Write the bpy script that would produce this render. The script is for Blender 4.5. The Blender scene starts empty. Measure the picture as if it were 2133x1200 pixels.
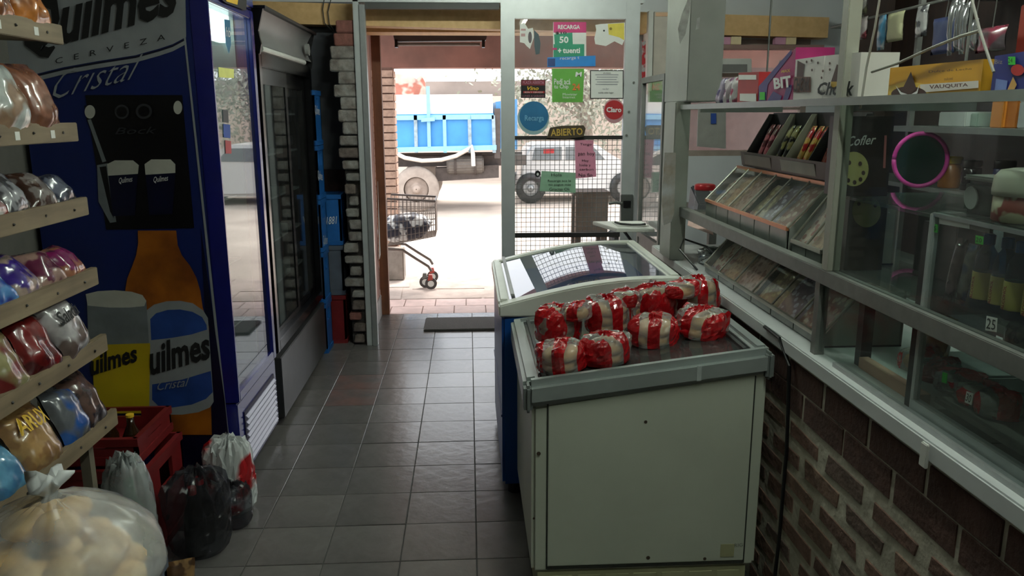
import bpy, bmesh, math, random
from mathutils import Vector, Matrix, noise
random.seed(7)
scene = bpy.context.scene
C = scene.collection
PI = math.pi

# ---------------------------------------------------------------- camera
F = 1650.0; H = 1.6; VPX, VPY = 975.0, 239.0; ROLL = -0.8
def _basis():
    y = Vector(((VPX-1066.5)/F, -(VPY-600)/F, -1.0)).normalized()
    r = math.radians(ROLL); u = Vector((math.sin(r), math.cos(r), 0))
    z = (u - y*u.dot(y)).normalized(); x = y.cross(z)
    return Matrix((x, y, z))
RM = _basis(); CAM = Vector((0, 0, H))
cd = bpy.data.cameras.new('camera'); cam = bpy.data.objects.new('camera', cd); C.objects.link(cam)
cd.sensor_width = 36.0; cd.lens = F/2133*36.0; cd.clip_start = 0.05; cd.clip_end = 300
cam.matrix_world = Matrix.Translation(CAM) @ RM.to_4x4()
scene.camera = cam

# ---------------------------------------------------------------- world, sun, exposure
wd = bpy.data.worlds.new('overcast_sky'); scene.world = wd; wd.use_nodes = True
bg = wd.node_tree.nodes['Background']; bg.inputs[0].default_value = (0.93, 0.96, 1.0, 1); bg.inputs[1].default_value = 2.3
sl = bpy.data.lights.new('sun', 'SUN'); sl.energy = 4.2; sl.angle = math.radians(25); sl.color = (1, 0.95, 0.9)
so = bpy.data.objects.new('sun', sl); C.objects.link(so); so.location = (3, 14, 12)
so.rotation_euler = (math.radians(-32), math.radians(12), 0)
scene.view_settings.view_transform = 'Standard'; scene.view_settings.look = 'None'
scene.view_settings.exposure = 0.5; scene.view_settings.gamma = 1.0; scene.view_settings.use_curve_mapping = False

# ---------------------------------------------------------------- helpers
def ray(u, v): return RM @ Vector(((u-1066.5)/F, -(v-600)/F, -1.0))
def _pl(ax, val):
    def f(u, v):
        d = ray(u, v); t = (val-CAM[ax])/d[ax]; return CAM + d*t
    return f
def PX(x): return _pl(0, x)
def PY(y): return _pl(1, y)
def PZ(z): return _pl(2, z)
def PN(p, n):
    p = Vector(p); n = Vector(n)
    def f(u, v):
        d = ray(u, v); return CAM + d*((p-CAM).dot(n)/d.dot(n))
    return f

def lin(c):
    def g(x):
        x /= 255.0
        return x/12.92 if x <= 0.04045 else ((x+0.055)/1.055)**2.4
    return (g(c[0]), g(c[1]), g(c[2]), 1.0)
MATS = {}
def M(name, col, rough=0.5, metal=0.0, var=0.12, scale=14.0, bump=0.0, bscale=60.0, coat=0.0, col2=None, pat=None, pscale=8.0, emit=0, spec=0.5):
    if name in MATS: return MATS[name]
    m = bpy.data.materials.new(name); m.use_nodes = True; MATS[name] = m
    nt = m.node_tree; N = nt.nodes; L = nt.links
    bs = N['Principled BSDF']; bs.inputs['Roughness'].default_value = rough; bs.inputs['Metallic'].default_value = metal
    bs.inputs['Coat Weight'].default_value = coat; bs.inputs['Specular IOR Level'].default_value = spec
    tc = N.new('ShaderNodeTexCoord'); c = lin(col)
    nz = N.new('ShaderNodeTexNoise'); nz.inputs['Scale'].default_value = scale; nz.inputs['Detail'].default_value = 6
    L.new(tc.outputs['Object'], nz.inputs['Vector'])
    base = None
    if col2 is not None:
        mx = N.new('ShaderNodeMix'); mx.data_type = 'RGBA'
        mx.inputs[6].default_value = c; mx.inputs[7].default_value = lin(col2)
        rp = N.new('ShaderNodeValToRGB'); rp.color_ramp.elements[0].position = 0.47; rp.color_ramp.elements[1].position = 0.53
        if pat == 'voronoi':
            t = N.new('ShaderNodeTexVoronoi'); t.inputs['Scale'].default_value = pscale; src = t.outputs['Distance']
            rp.color_ramp.elements[0].position = 0.38; rp.color_ramp.elements[1].position = 0.44
        elif pat == 'wood':
            t = N.new('ShaderNodeTexNoise'); t.inputs['Scale'].default_value = pscale; t.inputs['Detail'].default_value = 5
            mp = N.new('ShaderNodeMapping'); mp.inputs['Scale'].default_value = (14, 1.2, 14)
            L.new(tc.outputs['Object'], mp.inputs[0]); L.new(mp.outputs[0], t.inputs['Vector']); src = t.outputs['Fac']
            rp.color_ramp.elements[0].position = 0.3; rp.color_ramp.elements[1].position = 0.7
        elif pat == 'woodz':
            t = N.new('ShaderNodeTexNoise'); t.inputs['Scale'].default_value = pscale; t.inputs['Detail'].default_value = 5
            mp = N.new('ShaderNodeMapping'); mp.inputs['Scale'].default_value = (14, 14, 1.0)
            L.new(tc.outputs['Object'], mp.inputs[0]); L.new(mp.outputs[0], t.inputs['Vector']); src = t.outputs['Fac']
            rp.color_ramp.elements[0].position = 0.3; rp.color_ramp.elements[1].position = 0.7
        elif pat == 'soft':
            t = N.new('ShaderNodeTexNoise'); t.inputs['Scale'].default_value = pscale; t.inputs['Detail'].default_value = 4; src = t.outputs['Fac']
            rp.color_ramp.elements[0].position = 0.35; rp.color_ramp.elements[1].position = 0.65
        else:
            t = N.new('ShaderNodeTexNoise'); t.inputs['Scale'].default_value = pscale; t.inputs['Detail'].default_value = 2; src = t.outputs['Fac']
        if pat not in ('wood', 'woodz'): L.new(tc.outputs['Object'], t.inputs['Vector'])
        L.new(src, rp.inputs[0]); L.new(rp.outputs[0], mx.inputs[0]); base = mx.outputs[2]
    mv = N.new('ShaderNodeMix'); mv.data_type = 'RGBA'; mv.blend_type = 'MULTIPLY'; mv.inputs[0].default_value = 1.0
    if base is not None: L.new(base, mv.inputs[6])
    else: mv.inputs[6].default_value = c
    r2 = N.new('ShaderNodeMapRange'); r2.inputs['From Min'].default_value = 0.3; r2.inputs['From Max'].default_value = 0.7
    r2.inputs['To Min'].default_value = 1-var; r2.inputs['To Max'].default_value = 1+var*0.6
    L.new(nz.outputs['Fac'], r2.inputs['Value']); L.new(r2.outputs[0], mv.inputs[7])
    L.new(mv.outputs[2], bs.inputs['Base Color'])
    if bump:
        nb = N.new('ShaderNodeTexNoise'); nb.inputs['Scale'].default_value = bscale; nb.inputs['Detail'].default_value = 4
        L.new(tc.outputs['Object'], nb.inputs['Vector'])
        b = N.new('ShaderNodeBump'); b.inputs['Strength'].default_value = bump; b.inputs['Distance'].default_value = 0.01
        L.new(nb.outputs['Fac'], b.inputs['Height']); L.new(b.outputs[0], bs.inputs['Normal'])
    if emit:
        bs.inputs['Emission Color'].default_value = c; bs.inputs['Emission Strength'].default_value = emit
    return m
def thin_fresnel(N, L, ior):
    ge = N.new('ShaderNodeNewGeometry'); mr = N.new('ShaderNodeMapRange'); mr.inputs['To Min'].default_value = ior; mr.inputs['To Max'].default_value = 1.0/ior
    L.new(ge.outputs['Backfacing'], mr.inputs['Value']); fr = N.new('ShaderNodeFresnel'); L.new(mr.outputs[0], fr.inputs[0]); return fr
def GLASS(name, tint=(1, 1, 1), ior=1.5, rough=0.01, dirt=0.0, film=0.0, filmcol=(0.8, 0.8, 0.8)):
    """thin pane: clear transmission plus fresnel mirror, optional dusty diffuse film"""
    if name in MATS: return MATS[name]
    m = bpy.data.materials.new(name); m.use_nodes = True; MATS[name] = m
    nt = m.node_tree; N = nt.nodes; L = nt.links; N.remove(N['Principled BSDF']); out = N['Material Output']
    tr = N.new('ShaderNodeBsdfTransparent'); tr.inputs[0].default_value = (*tint, 1)
    gl = N.new('ShaderNodeBsdfGlossy'); gl.inputs['Roughness'].default_value = rough
    fr = thin_fresnel(N, L, ior)
    mx = N.new('ShaderNodeMixShader'); L.new(fr.outputs[0], mx.inputs[0])
    last = tr
    if film:
        df = N.new('ShaderNodeBsdfDiffuse'); df.inputs[0].default_value = (*filmcol, 1)
        nz = N.new('ShaderNodeTexNoise'); nz.inputs['Scale'].default_value = 6; nz.inputs['Detail'].default_value = 6
        tc = N.new('ShaderNodeTexCoord'); L.new(tc.outputs['Object'], nz.inputs['Vector'])
        mr = N.new('ShaderNodeMapRange'); mr.inputs['From Min'].default_value = 0.3; mr.inputs['From Max'].default_value = 0.75
        mr.inputs['To Min'].default_value = film*0.3; mr.inputs['To Max'].default_value = film
        L.new(nz.outputs['Fac'], mr.inputs['Value'])
        m2 = N.new('ShaderNodeMixShader'); L.new(mr.outputs[0], m2.inputs[0]); L.new(tr.outputs[0], m2.inputs[1]); L.new(df.outputs[0], m2.inputs[2]); last = m2
    L.new(last.outputs[0], mx.inputs[1]); L.new(gl.outputs[0], mx.inputs[2]); L.new(mx.outputs[0], out.inputs[0])
    return m
def FILM(name, band, period=0.075, duty=0.5, ang=0.0, clear=0.75):
    """printed cellophane: opaque glossy colour bands between clear shiny film"""
    if name in MATS: return MATS[name]
    m = bpy.data.materials.new(name); m.use_nodes = True; MATS[name] = m
    nt = m.node_tree; N = nt.nodes; L = nt.links; bs = N['Principled BSDF']; out = N['Material Output']
    bs.inputs['Base Color'].default_value = lin(band); bs.inputs['Roughness'].default_value = 0.18; bs.inputs['Coat Weight'].default_value = 0.6
    tr = N.new('ShaderNodeBsdfTransparent'); gl = N.new('ShaderNodeBsdfGlossy'); gl.inputs['Roughness'].default_value = 0.08
    df = N.new('ShaderNodeBsdfDiffuse'); df.inputs[0].default_value = (0.75, 0.75, 0.73, 1)
    fr = thin_fresnel(N, L, 1.6)
    m0 = N.new('ShaderNodeMixShader'); m0.inputs[0].default_value = 1-clear; L.new(tr.outputs[0], m0.inputs[1]); L.new(df.outputs[0], m0.inputs[2])
    m1 = N.new('ShaderNodeMixShader'); L.new(fr.outputs[0], m1.inputs[0]); L.new(m0.outputs[0], m1.inputs[1]); L.new(gl.outputs[0], m1.inputs[2])
    tc = N.new('ShaderNodeTexCoord'); mp = N.new('ShaderNodeMapping'); mp.inputs['Rotation'].default_value = (0, 0, ang)
    L.new(tc.outputs['Object'], mp.inputs[0])
    nz = N.new('ShaderNodeTexNoise'); nz.inputs['Scale'].default_value = 9; L.new(mp.outputs[0], nz.inputs['Vector'])
    sx = N.new('ShaderNodeSeparateXYZ'); L.new(mp.outputs[0], sx.inputs[0])
    ad = N.new('ShaderNodeMath'); ad.operation = 'MULTIPLY_ADD'; L.new(nz.outputs['Fac'], ad.inputs[0]); ad.inputs[1].default_value = 0.03; L.new(sx.outputs[0], ad.inputs[2])
    dv = N.new('ShaderNodeMath'); dv.operation = 'DIVIDE'; L.new(ad.outputs[0], dv.inputs[0]); dv.inputs[1].default_value = period
    fl = N.new('ShaderNodeMath'); fl.operation = 'FRACT'; L.new(dv.outputs[0], fl.inputs[0])
    gt = N.new('ShaderNodeMath'); gt.operation = 'LESS_THAN'; L.new(fl.outputs[0], gt.inputs[0]); gt.inputs[1].default_value = duty
    m2 = N.new('ShaderNodeMixShader'); L.new(gt.outputs[0], m2.inputs[0]); L.new(m1.outputs[0], m2.inputs[1]); L.new(bs.outputs[0], m2.inputs[2])
    nb = N.new('ShaderNodeTexNoise'); nb.inputs['Scale'].default_value = 45; nb.inputs['Detail'].default_value = 3; L.new(tc.outputs['Object'], nb.inputs['Vector'])
    b = N.new('ShaderNodeBump'); b.inputs['Strength'].default_value = 0.55; b.inputs['Distance'].default_value = 0.012; L.new(nb.outputs['Fac'], b.inputs['Height'])
    for n in (bs, gl): L.new(b.outputs[0], n.inputs['Normal'])
    L.new(m2.outputs[0], out.inputs[0]); return m
def EMIT(name, col, s):
    if name in MATS: return MATS[name]
    m = bpy.data.materials.new(name); m.use_nodes = True; MATS[name] = m
    N = m.node_tree.nodes; N.remove(N['Principled BSDF']); e = N.new('ShaderNodeEmission')
    e.inputs[0].default_value = lin(col); e.inputs[1].default_value = s
    m.node_tree.links.new(e.outputs[0], N['Material Output'].inputs[0]); return m

BASE = {}
def tag(o, label=None, cat=None, group=None, kind=None):
    if label: o['label'] = label
    if cat: o['category'] = cat
    if group: o['group'] = group
    if kind: o['kind'] = kind
    return o
def thing(name, label, cat, loc=(0, 0, 0), rot=None, group=None, kind=None):
    o = bpy.data.objects.new(name, None); C.objects.link(o); o.empty_display_size = 0.1
    o.location = loc
    if rot is not None: o.rotation_euler = rot; BASE[o] = Vector((0, 0, 0))
    else: BASE[o] = Vector(loc)
    return tag(o, label, cat, group, kind)
class B:
    def __init__(s): s.bm = bmesh.new(); s.mi = 0
    def _f(s, fs):
        for f in fs: f.material_index = s.mi
    def face(s, pts):
        f = s.bm.faces.new([s.bm.verts.new(p) for p in pts]); f.material_index = s.mi; return f
    def hexa(s, b, t):   # bottom 4, top 4
        vb = [s.bm.verts.new(p) for p in b]; vt = [s.bm.verts.new(p) for p in t]; n = len(vb)
        fs = [s.bm.faces.new(vb[::-1]), s.bm.faces.new(vt)]
        for i in range(n): fs.append(s.bm.faces.new((vb[i], vb[(i+1) % n], vt[(i+1) % n], vt[i])))
        s._f(fs); return s
    def box(s, x0, x1, y0, y1, z0, z1):
        return s.hexa([(x0, y0, z0), (x1, y0, z0), (x1, y1, z0), (x0, y1, z0)], [(x0, y0, z1), (x1, y0, z1), (x1, y1, z1), (x0, y1, z1)])
    def prism(s, pts, off):
        off = Vector(off); return s.hexa([Vector(p) for p in pts], [Vector(p)+off for p in pts])
    def cyl(s, p0, p1, r0, r1=None, seg=12):
        p0 = Vector(p0); p1 = Vector(p1); r1 = r0 if r1 is None else r1
        d = (p1-p0).normalized(); a = d.orthogonal().normalized(); b = d.cross(a)
        ring = lambda p, r: [p+(a*math.cos(2*PI*i/seg)+b*math.sin(2*PI*i/seg))*r for i in range(seg)]
        return s.hexa(ring(p0, r0), ring(p1, r1))
    def tube(s, path, r, seg=8):
        path = [Vector(p) for p in path]; rings = []
        for i, p in enumerate(path):
            d = (path[min(i+1, len(path)-1)]-path[max(i-1, 0)]).normalized()
            a = d.cross(Vector((0.31, 0.2, 0.93))).normalized(); b = d.cross(a)
            rings.append([s.bm.verts.new(p+(a*math.cos(2*PI*k/seg)+b*math.sin(2*PI*k/seg))*r) for k in range(seg)])
        fs = []
        for i in range(len(rings)-1):
            for k in range(seg): fs.append(s.bm.faces.new((rings[i][k], rings[i][(k+1) % seg], rings[i+1][(k+1) % seg], rings[i+1][k])))
        fs.append(s.bm.faces.new(rings[0][::-1])); fs.append(s.bm.faces.new(rings[-1])); s._f(fs); return s
    def lathe(s, prof, c=(0, 0, 0), seg=20, sx=1, sy=1, fn=None, caps=True):
        c = Vector(c); rings = []
        for r, z in prof:
            ring = []
            for k in range(seg):
                a = 2*PI*k/seg; p = Vector((r*math.cos(a)*sx, r*math.sin(a)*sy, z))
                if fn: p = fn(p, a)
                ring.append(s.bm.verts.new(c+p))
            rings.append(ring)
        fs = []
        for i in range(len(rings)-1):
            for k in range(seg): fs.append(s.bm.faces.new((rings[i][k], rings[i][(k+1) % seg], rings[i+1][(k+1) % seg], rings[i+1][k])))
        if caps: fs.append(s.bm.faces.new(rings[0][::-1])); fs.append(s.bm.faces.new(rings[-1]))
        s._f(fs); return s
    def grid(s, fn, nu, nv):
        V = [[s.bm.verts.new(fn(i/nu, j/nv)) for j in range(nv+1)] for i in range(nu+1)]
        s._f([s.bm.faces.new((V[i][j], V[i+1][j], V[i+1][j+1], V[i][j+1])) for i in range(nu) for j in range(nv)]); return s
    def xf(s, mat):
        bmesh.ops.transform(s.bm, matrix=mat, verts=s.bm.verts); return s
    def out(s, name, mat, parent=None, bevel=0, smooth=False, label=None, cat=None, group=None, kind=None, bseg=2):
        bm = s.bm
        if bevel: bmesh.ops.bevel(bm, geom=list(bm.edges), offset=bevel, segments=bseg, affect='EDGES', clamp_overlap=True)
        bmesh.ops.recalc_face_normals(bm, faces=bm.faces)
        if parent is not None: org = BASE.get(parent, Vector((0, 0, 0)))
        else:
            xs = [v.co for v in bm.verts]
            org = Vector(((min(v.x for v in xs)+max(v.x for v in xs))/2, (min(v.y for v in xs)+max(v.y for v in xs))/2, min(v.z for v in xs)))
        for v in bm.verts: v.co -= org
        if smooth:
            for f in bm.faces: f.smooth = True
        me = bpy.data.meshes.new(name); bm.to_mesh(me); bm.free()
        for m in (mat if isinstance(mat, (list, tuple)) else [mat]): me.materials.append(m)
        o = bpy.data.objects.new(name, me); C.objects.link(o)
        if smooth and smooth is not True: pass
        if parent is not None: o.parent = parent; BASE[o] = BASE.get(parent, Vector((0, 0, 0)))
        else: o.location = org; BASE[o] = org.copy()
        return tag(o, label, cat, group, kind)
def box(name, a, mat, parent=None, bevel=0.0, **k): return B().box(*a).out(name, mat, parent, bevel, **k)
def copy_tree(o, parent=None, loc=None, rot=None, label=None):
    c = o.copy(); C.objects.link(c)
    if parent is not None: c.parent = parent
    if loc is not None: c.location = loc
    if rot is not None: c.rotation_euler = rot
    if label: c['label'] = label
    for ch in list(o.children): copy_tree(ch, c)
    return c
_TX = {}
def text_mesh(body, shear=0.0, bold=0.0):
    k = (body, shear, bold)
    if k in _TX: return _TX[k]
    cu = bpy.data.curves.new('lettering', 'FONT'); cu.body = body; cu.shear = shear; cu.offset = bold; cu.resolution_u = 2; cu.fill_mode = 'FRONT'
    o = bpy.data.objects.new('lettering', cu); C.objects.link(o); bpy.context.view_layer.update()
    me = bpy.data.meshes.new_from_object(o.evaluated_get(bpy.context.evaluated_depsgraph_get()))
    V = [v.co.copy() for v in me.vertices]; P = [list(p.vertices) for p in me.polygons]
    bpy.data.objects.remove(o); bpy.data.curves.remove(cu); bpy.data.meshes.remove(me)
    x0 = min(v.x for v in V); x1 = max(v.x for v in V); y0 = min(v.y for v in V); y1 = max(v.y for v in V)
    _TX[k] = ([((v.x-x0)/(x1-x0), (v.y-y0)/max(1e-6, y1-y0)) for v in V], P); return _TX[k]
def bil(q, s, t):   # q = bl, br, tr, tl
    a = [q[0][i]+(q[1][i]-q[0][i])*s for i in range(len(q[0]))]; b = [q[3][i]+(q[2][i]-q[3][i])*s for i in range(len(q[0]))]
    return [a[i]+(b[i]-a[i])*t for i in range(len(a))]
def rect(x0, y0, x1, y1): return [(x0, y1), (x1, y1), (x1, y0), (x0, y0)]
def text_px(body, q, plane, mat, parent, off=(0, -0.0015, 0), shear=0.0, bold=0.0, arc=0.0, name='lettering'):
    V, P = text_mesh(body, shear, bold); b = B(); off = Vector(off)
    vs = []
    for s, t in V:
        p = bil(q, s, t); p[1] -= arc*math.sin(PI*s)
        vs.append(b.bm.verts.new(plane(*p)+off))
    for f in P:
        try: b.bm.faces.new([vs[i] for i in f])
        except ValueError: pass
    return b.out(name, mat, parent)
def art_px(polys, plane, parent, off=(0, -0.001, 0), step=None, name='print'):
    """flat print: list of (pixel polygon, material), later ones on top"""
    b = B(); off = Vector(off); mats = []; st = off*0.15 if step is None else Vector(step)
    for k, (pts, m) in enumerate(polys):
        if m not in mats: mats.append(m)
        b.mi = mats.index(m); o = off+st*k
        pp = [plane(u, v)+o for u, v in pts]
        f = b.face(pp)
    return b.out(name, mats, parent)
def ell(cx, cy, rx, ry, n=28, a0=0, a1=2*PI):
    return [(cx+rx*math.cos(a0+(a1-a0)*i/n), cy+ry*math.sin(a0+(a1-a0)*i/n)) for i in range(n if abs(a1-a0-2*PI) < 1e-6 else n+1)]
def pillow(w, h, t, seed=0, n=16, crimp=0.06, rough=0.006):
    """crimped snack bag, flat in XY, puffed along Z"""
    b = B(); rnd = random.Random(seed); ofs = Vector((rnd.uniform(0, 50), rnd.uniform(0, 50), 0))
    def mk(sg):
        def fn(i, j):
            x = (i-0.5)*w; y = (j-0.5)*h
            e = max(0.0, min(1.0, (min(j, 1-j)-crimp)/0.30)); sx = max(0.0, 1-abs(2*i-1)**3.0)
            z = t/2*math.sqrt(max(0, 1-(1-e)**2))*sx**0.6
            k = noise.noise(Vector((x*22, y*22, sg*3))+ofs); z += k*rough*(1.5 if e > 0 else 0.3) + (1-2*abs(noise.noise(Vector((x*34, y*34, sg*7))+ofs)))*rough*0.5*(1 if e > 0 else 0.2)
            x *= 1-0.10*math.sin(PI*e*0.5)
            return Vector((x, y, sg*(max(z, 0.0004))))
        return fn
    b.grid(mk(1), n, n); b.grid(mk(-1), n, n)
    bmesh.ops.remove_doubles(b.bm, verts=b.bm.verts, dist=0.0012)
    return b
def lumpy(rx, ry, rz, seed=0, seg=24, rings=12, amp=0.12, freq=7, flat=True, peak=0.0):
    """crumpled sack: dome standing on z=0"""
    b = B(); rnd = random.Random(seed); ofs = Vector((rnd.uniform(0, 90), rnd.uniform(0, 90), rnd.uniform(0, 90)))
    prof = []
    for i in range(rings+1):
        f = i/rings
        r = math.sin(min(1, 0.25+f*0.75)*PI*0.5*1.0) if f < 0.35 else math.cos((f-0.35)/0.65*PI*0.5)**0.7
        if f < 0.35: r = 0.86+0.14*math.sin(f/0.35*PI/2)
        prof.append((max(r, 0.02), f))
    def fn(p, a):
        q = Vector((p.x*rx, p.y*ry, p.z*rz)); n = noise.noise(Vector((p.x*2, p.y*2, p.z*2.2))*freq*0.35+ofs) + 0.5*noise.noise(Vector((p.x, p.y, p.z))*freq+ofs)
        ridge = abs(math.sin(a*5+n*3))*p.z*0.25
        s = 1+amp*n-amp*ridge
        return Vector((q.x*s, q.y*s, q.z*(1+amp*0.6*n*(0 if p.z < 0.05 else 1))))
    b.lathe(prof, seg=seg, fn=fn); return b

def crinkle(r, h, seed=0, seg=40, amp=0.09, zf=1.0):
    """tight crumpled film over a stack of flat breads, standing on z=0"""
    b = B(); rnd = random.Random(seed); ofs = Vector((rnd.uniform(0, 90), rnd.uniform(0, 90), rnd.uniform(0, 90)))
    prof = [(0.90, 0), (1.02, 0.08)] + [(1.05, 0.10+0.5*i/int(2+3*zf)) for i in range(1, int(2+3*zf))] + [(1.03, 0.62), (0.98, 0.76), (0.88, 0.87), (0.72, 0.94), (0.52, 0.98), (0.32, 1.0), (0.15, 1.01), (0.02, 1.01)]
    sp = [rnd.uniform(0, 2*PI) for _ in range(3)]
    def fn(p, a):
        q = Vector((math.cos(a)*1.4, math.sin(a)*1.4, p.z*2.2*zf)) + Vector((p.x, p.y, 0))*1.5
        n1 = 1-2*abs(noise.noise(q*1.9+ofs)); n2 = 1-2*abs(noise.noise(q*4.7+ofs))
        k = (0.65*n1+0.35*n2)*amp*(0.3 if p.z < 0.03 else 1)
        s = 1+k; e = 0.0
        for t in sp:
            d = abs((a-t+PI) % (2*PI)-PI); e += max(0, 1-d/0.35)*0.20*max(0, 1-abs(p.z-0.8)/0.5)
        return Vector((p.x*r*(s+e), p.y*r*(s+e), p.z*h*(1+k*1.6)+e*0.05))
    b.lathe(prof, seg=seg, fn=fn); return b
# ---------------------------------------------------------------- common materials
white_wall = M('white_wall_paint', (196, 200, 202), 0.7, var=0.08, scale=3)
ceil_m = M('ceiling_paint', (190, 190, 186), 0.8, var=0.06)
alu = M('aluminium', (165, 168, 168), 0.38, 0.55, var=0.08, scale=30)
alu_dull = M('dull_aluminium', (118, 120, 116), 0.5, 0.35, var=0.12, scale=25)
chrome = M('chrome', (205, 205, 205), 0.2, 1.0, var=0.05)
black_pl = M('black_plastic', (16, 16, 18), 0.35, var=0.1)
black_gl = M('black_gloss', (10, 10, 13), 0.16, var=0.05)
white_pl = M('white_plastic', (205, 206, 200), 0.4, var=0.05)
paper = M('white_paper', (225, 225, 220), 0.8, var=0.04)
ink = M('black_ink', (18, 18, 20), 0.7, var=0.02)
blue_ink = M('blue_ink', (30, 70, 150), 0.6, var=0.05)
red_ink = M('red_ink', (170, 20, 28), 0.5, var=0.05)
yellow_ink = M('yellow_ink', (225, 180, 40), 0.5, var=0.05)
white_ink = M('white_ink', (230, 230, 228), 0.6, var=0.02)
green_tag = M('green_tag', (60, 190, 60), 0.6, var=0.03)
clear = GLASS('window_glass', ior=1.45, film=0.10)
cooler_glass = GLASS('cooler_glass', tint=(0.75, 0.80, 0.80), ior=1.75, film=0.03)
case_glass = GLASS('counter_glass', tint=(0.92, 0.95, 0.94), ior=1.17, film=0.05, filmcol=(.5, .5, .5))
acrylic = GLASS('acrylic', tint=(0.92, 0.93, 0.92), ior=1.2, film=0.07)
filmclear = GLASS('clear_plastic_film', tint=(0.88, 0.88, 0.88), ior=1.35, rough=0.12, film=0.16)

# ---------------------------------------------------------------- setting: floor with tiles
floor_m = M('floor_grout', (66, 65, 64), 0.85, var=0.25, scale=9)
tile_m = M('grey_floor_tile', (109, 105, 104), 0.23, var=0.30, scale=5.5, bump=0.12, bscale=18, col2=(90, 87, 86), pat='soft', pscale=3.2)
tile_m2 = M('grey_floor_tile_worn', (115, 111, 109), 0.26, var=0.30, scale=7, bump=0.12, bscale=22, col2=(94, 90, 89), pat='soft', pscale=4)
tile_red = M('grey_floor_tile_rubbed_red', (108, 100, 99), 0.26, var=0.25, scale=7, bump=0.12, bscale=22, col2=(114, 88, 84), pat='soft', pscale=5)
fl = box('floor', (-1.9, 2.9, -1.35, 6.36, -0.08, -0.003), floor_m, kind='structure')
tm = {}
def tile_mesh(w, d, m):
    k = (round(w, 3), round(d, 3), m.name)
    if k not in tm:
        b = B().box(-w/2, w/2, -d/2, d/2, -0.007, 0.0)
        bmesh.ops.bevel(b.bm, geom=[e for e in b.bm.edges if all(v.co.z > -0.001 for v in e.verts)], offset=0.0015, segments=1, affect='EDGES')
        me = bpy.data.meshes.new('tile'); b.bm.to_mesh(me); b.bm.free(); me.materials.append(m); tm[k] = me
    return tm[k]
xs = [0.009+0.2805*k for k in range(-6, 4)]
ys = [3.455+0.2705*k for k in range(-7, 11)] + [6.36]
for i in range(len(xs)-1):
    for j in range(len(ys)-1):
        w = xs[i+1]-xs[i]-0.0035; d = ys[j+1]-ys[j]-0.0035
        cx = (xs[i]+xs[i+1])/2; cy = (ys[j]+ys[j+1])/2
        m = tile_red if (abs(cx+0.69) < 0.15 and 4.3 < cy < 4.9) else (tile_m if random.random() < 0.6 else tile_m2)
        t = bpy.data.objects.new('tile', tile_mesh(w, d, m)); C.objects.link(t); t.parent = fl
        t.location = Vector((cx, cy, random.uniform(-0.0008, 0.0006))) - BASE[fl]
# ---------------------------------------------------------------- walls and ceiling
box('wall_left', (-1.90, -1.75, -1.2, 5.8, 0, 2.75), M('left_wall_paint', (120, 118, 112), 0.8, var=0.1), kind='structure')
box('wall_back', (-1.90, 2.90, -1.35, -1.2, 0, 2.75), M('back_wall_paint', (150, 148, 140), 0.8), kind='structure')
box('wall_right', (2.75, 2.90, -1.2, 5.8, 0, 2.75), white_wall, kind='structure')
box('ceiling', (-1.90, 2.90, -1.35, 6.0, 2.75, 2.85), ceil_m, kind='structure')
# front wall pieces: painted left part, white upper band, right part with window
grey_dark = M('dark_grey_wall_paint', (92, 94, 101), 0.75, var=0.12, scale=6)
maroon = M('maroon_dado_paint', (78, 44, 46), 0.6, var=0.25, scale=8, col2=(44, 30, 34), pat='soft', pscale=6)
wf = B(); wf.mi = 0
wf.box(-1.90, -0.74, 5.80, 5.95, 1.22, 2.36)
wf.mi = 1; wf.box(-1.90, -0.74, 5.80, 5.95, 0, 1.22)
wf.mi = 2; wf.box(-1.90, 2.90, 5.80, 5.95, 2.36, 2.75)
wf.mi = 2; wf.box(1.17, 1.42, 5.80, 5.95, 0, 2.36); wf.box(2.46, 2.90, 5.80, 5.95, 0, 2.36)
wf.box(1.42, 2.46, 5.80, 5.95, 0, 1.30); wf.box(1.42, 2.46, 5.80, 5.95, 2.12, 2.36)
wf.out('wall_front', [grey_dark, maroon, white_wall], kind='structure')
beam_m = M('ochre_beam_paint', (222, 184, 130), 0.6, var=0.12, scale=5, col2=(208, 168, 114), pat='wood', pscale=2)
bb = B().hexa([(-1.75, 5.66, 2.213), (2.52, 5.66, 2.120), (2.52, 5.80, 2.120), (-1.75, 5.80, 2.213)], [(-1.75, 5.66, 2.352), (2.52, 5.66, 2.256), (2.52, 5.80, 2.256), (-1.75, 5.80, 2.352)])
bb.out('trim_1', beam_m, kind='structure')
cab = M('thin_cable', (60, 58, 55), 0.6)
for k, us in enumerate(([(676, -6), (672, 20), (676, 48), (690, 62), (703, 72)], [(690, -4), (683, 25), (686, 50), (698, 66), (712, 74)])):
    B().tube([PY(5.645)(u, v) for u, v in us], 0.0035, 6).out('wall_cable', cab, label='thin dark cable hanging down over the ochre beam', cat='cable', group='cables over the ochre beam')
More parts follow.
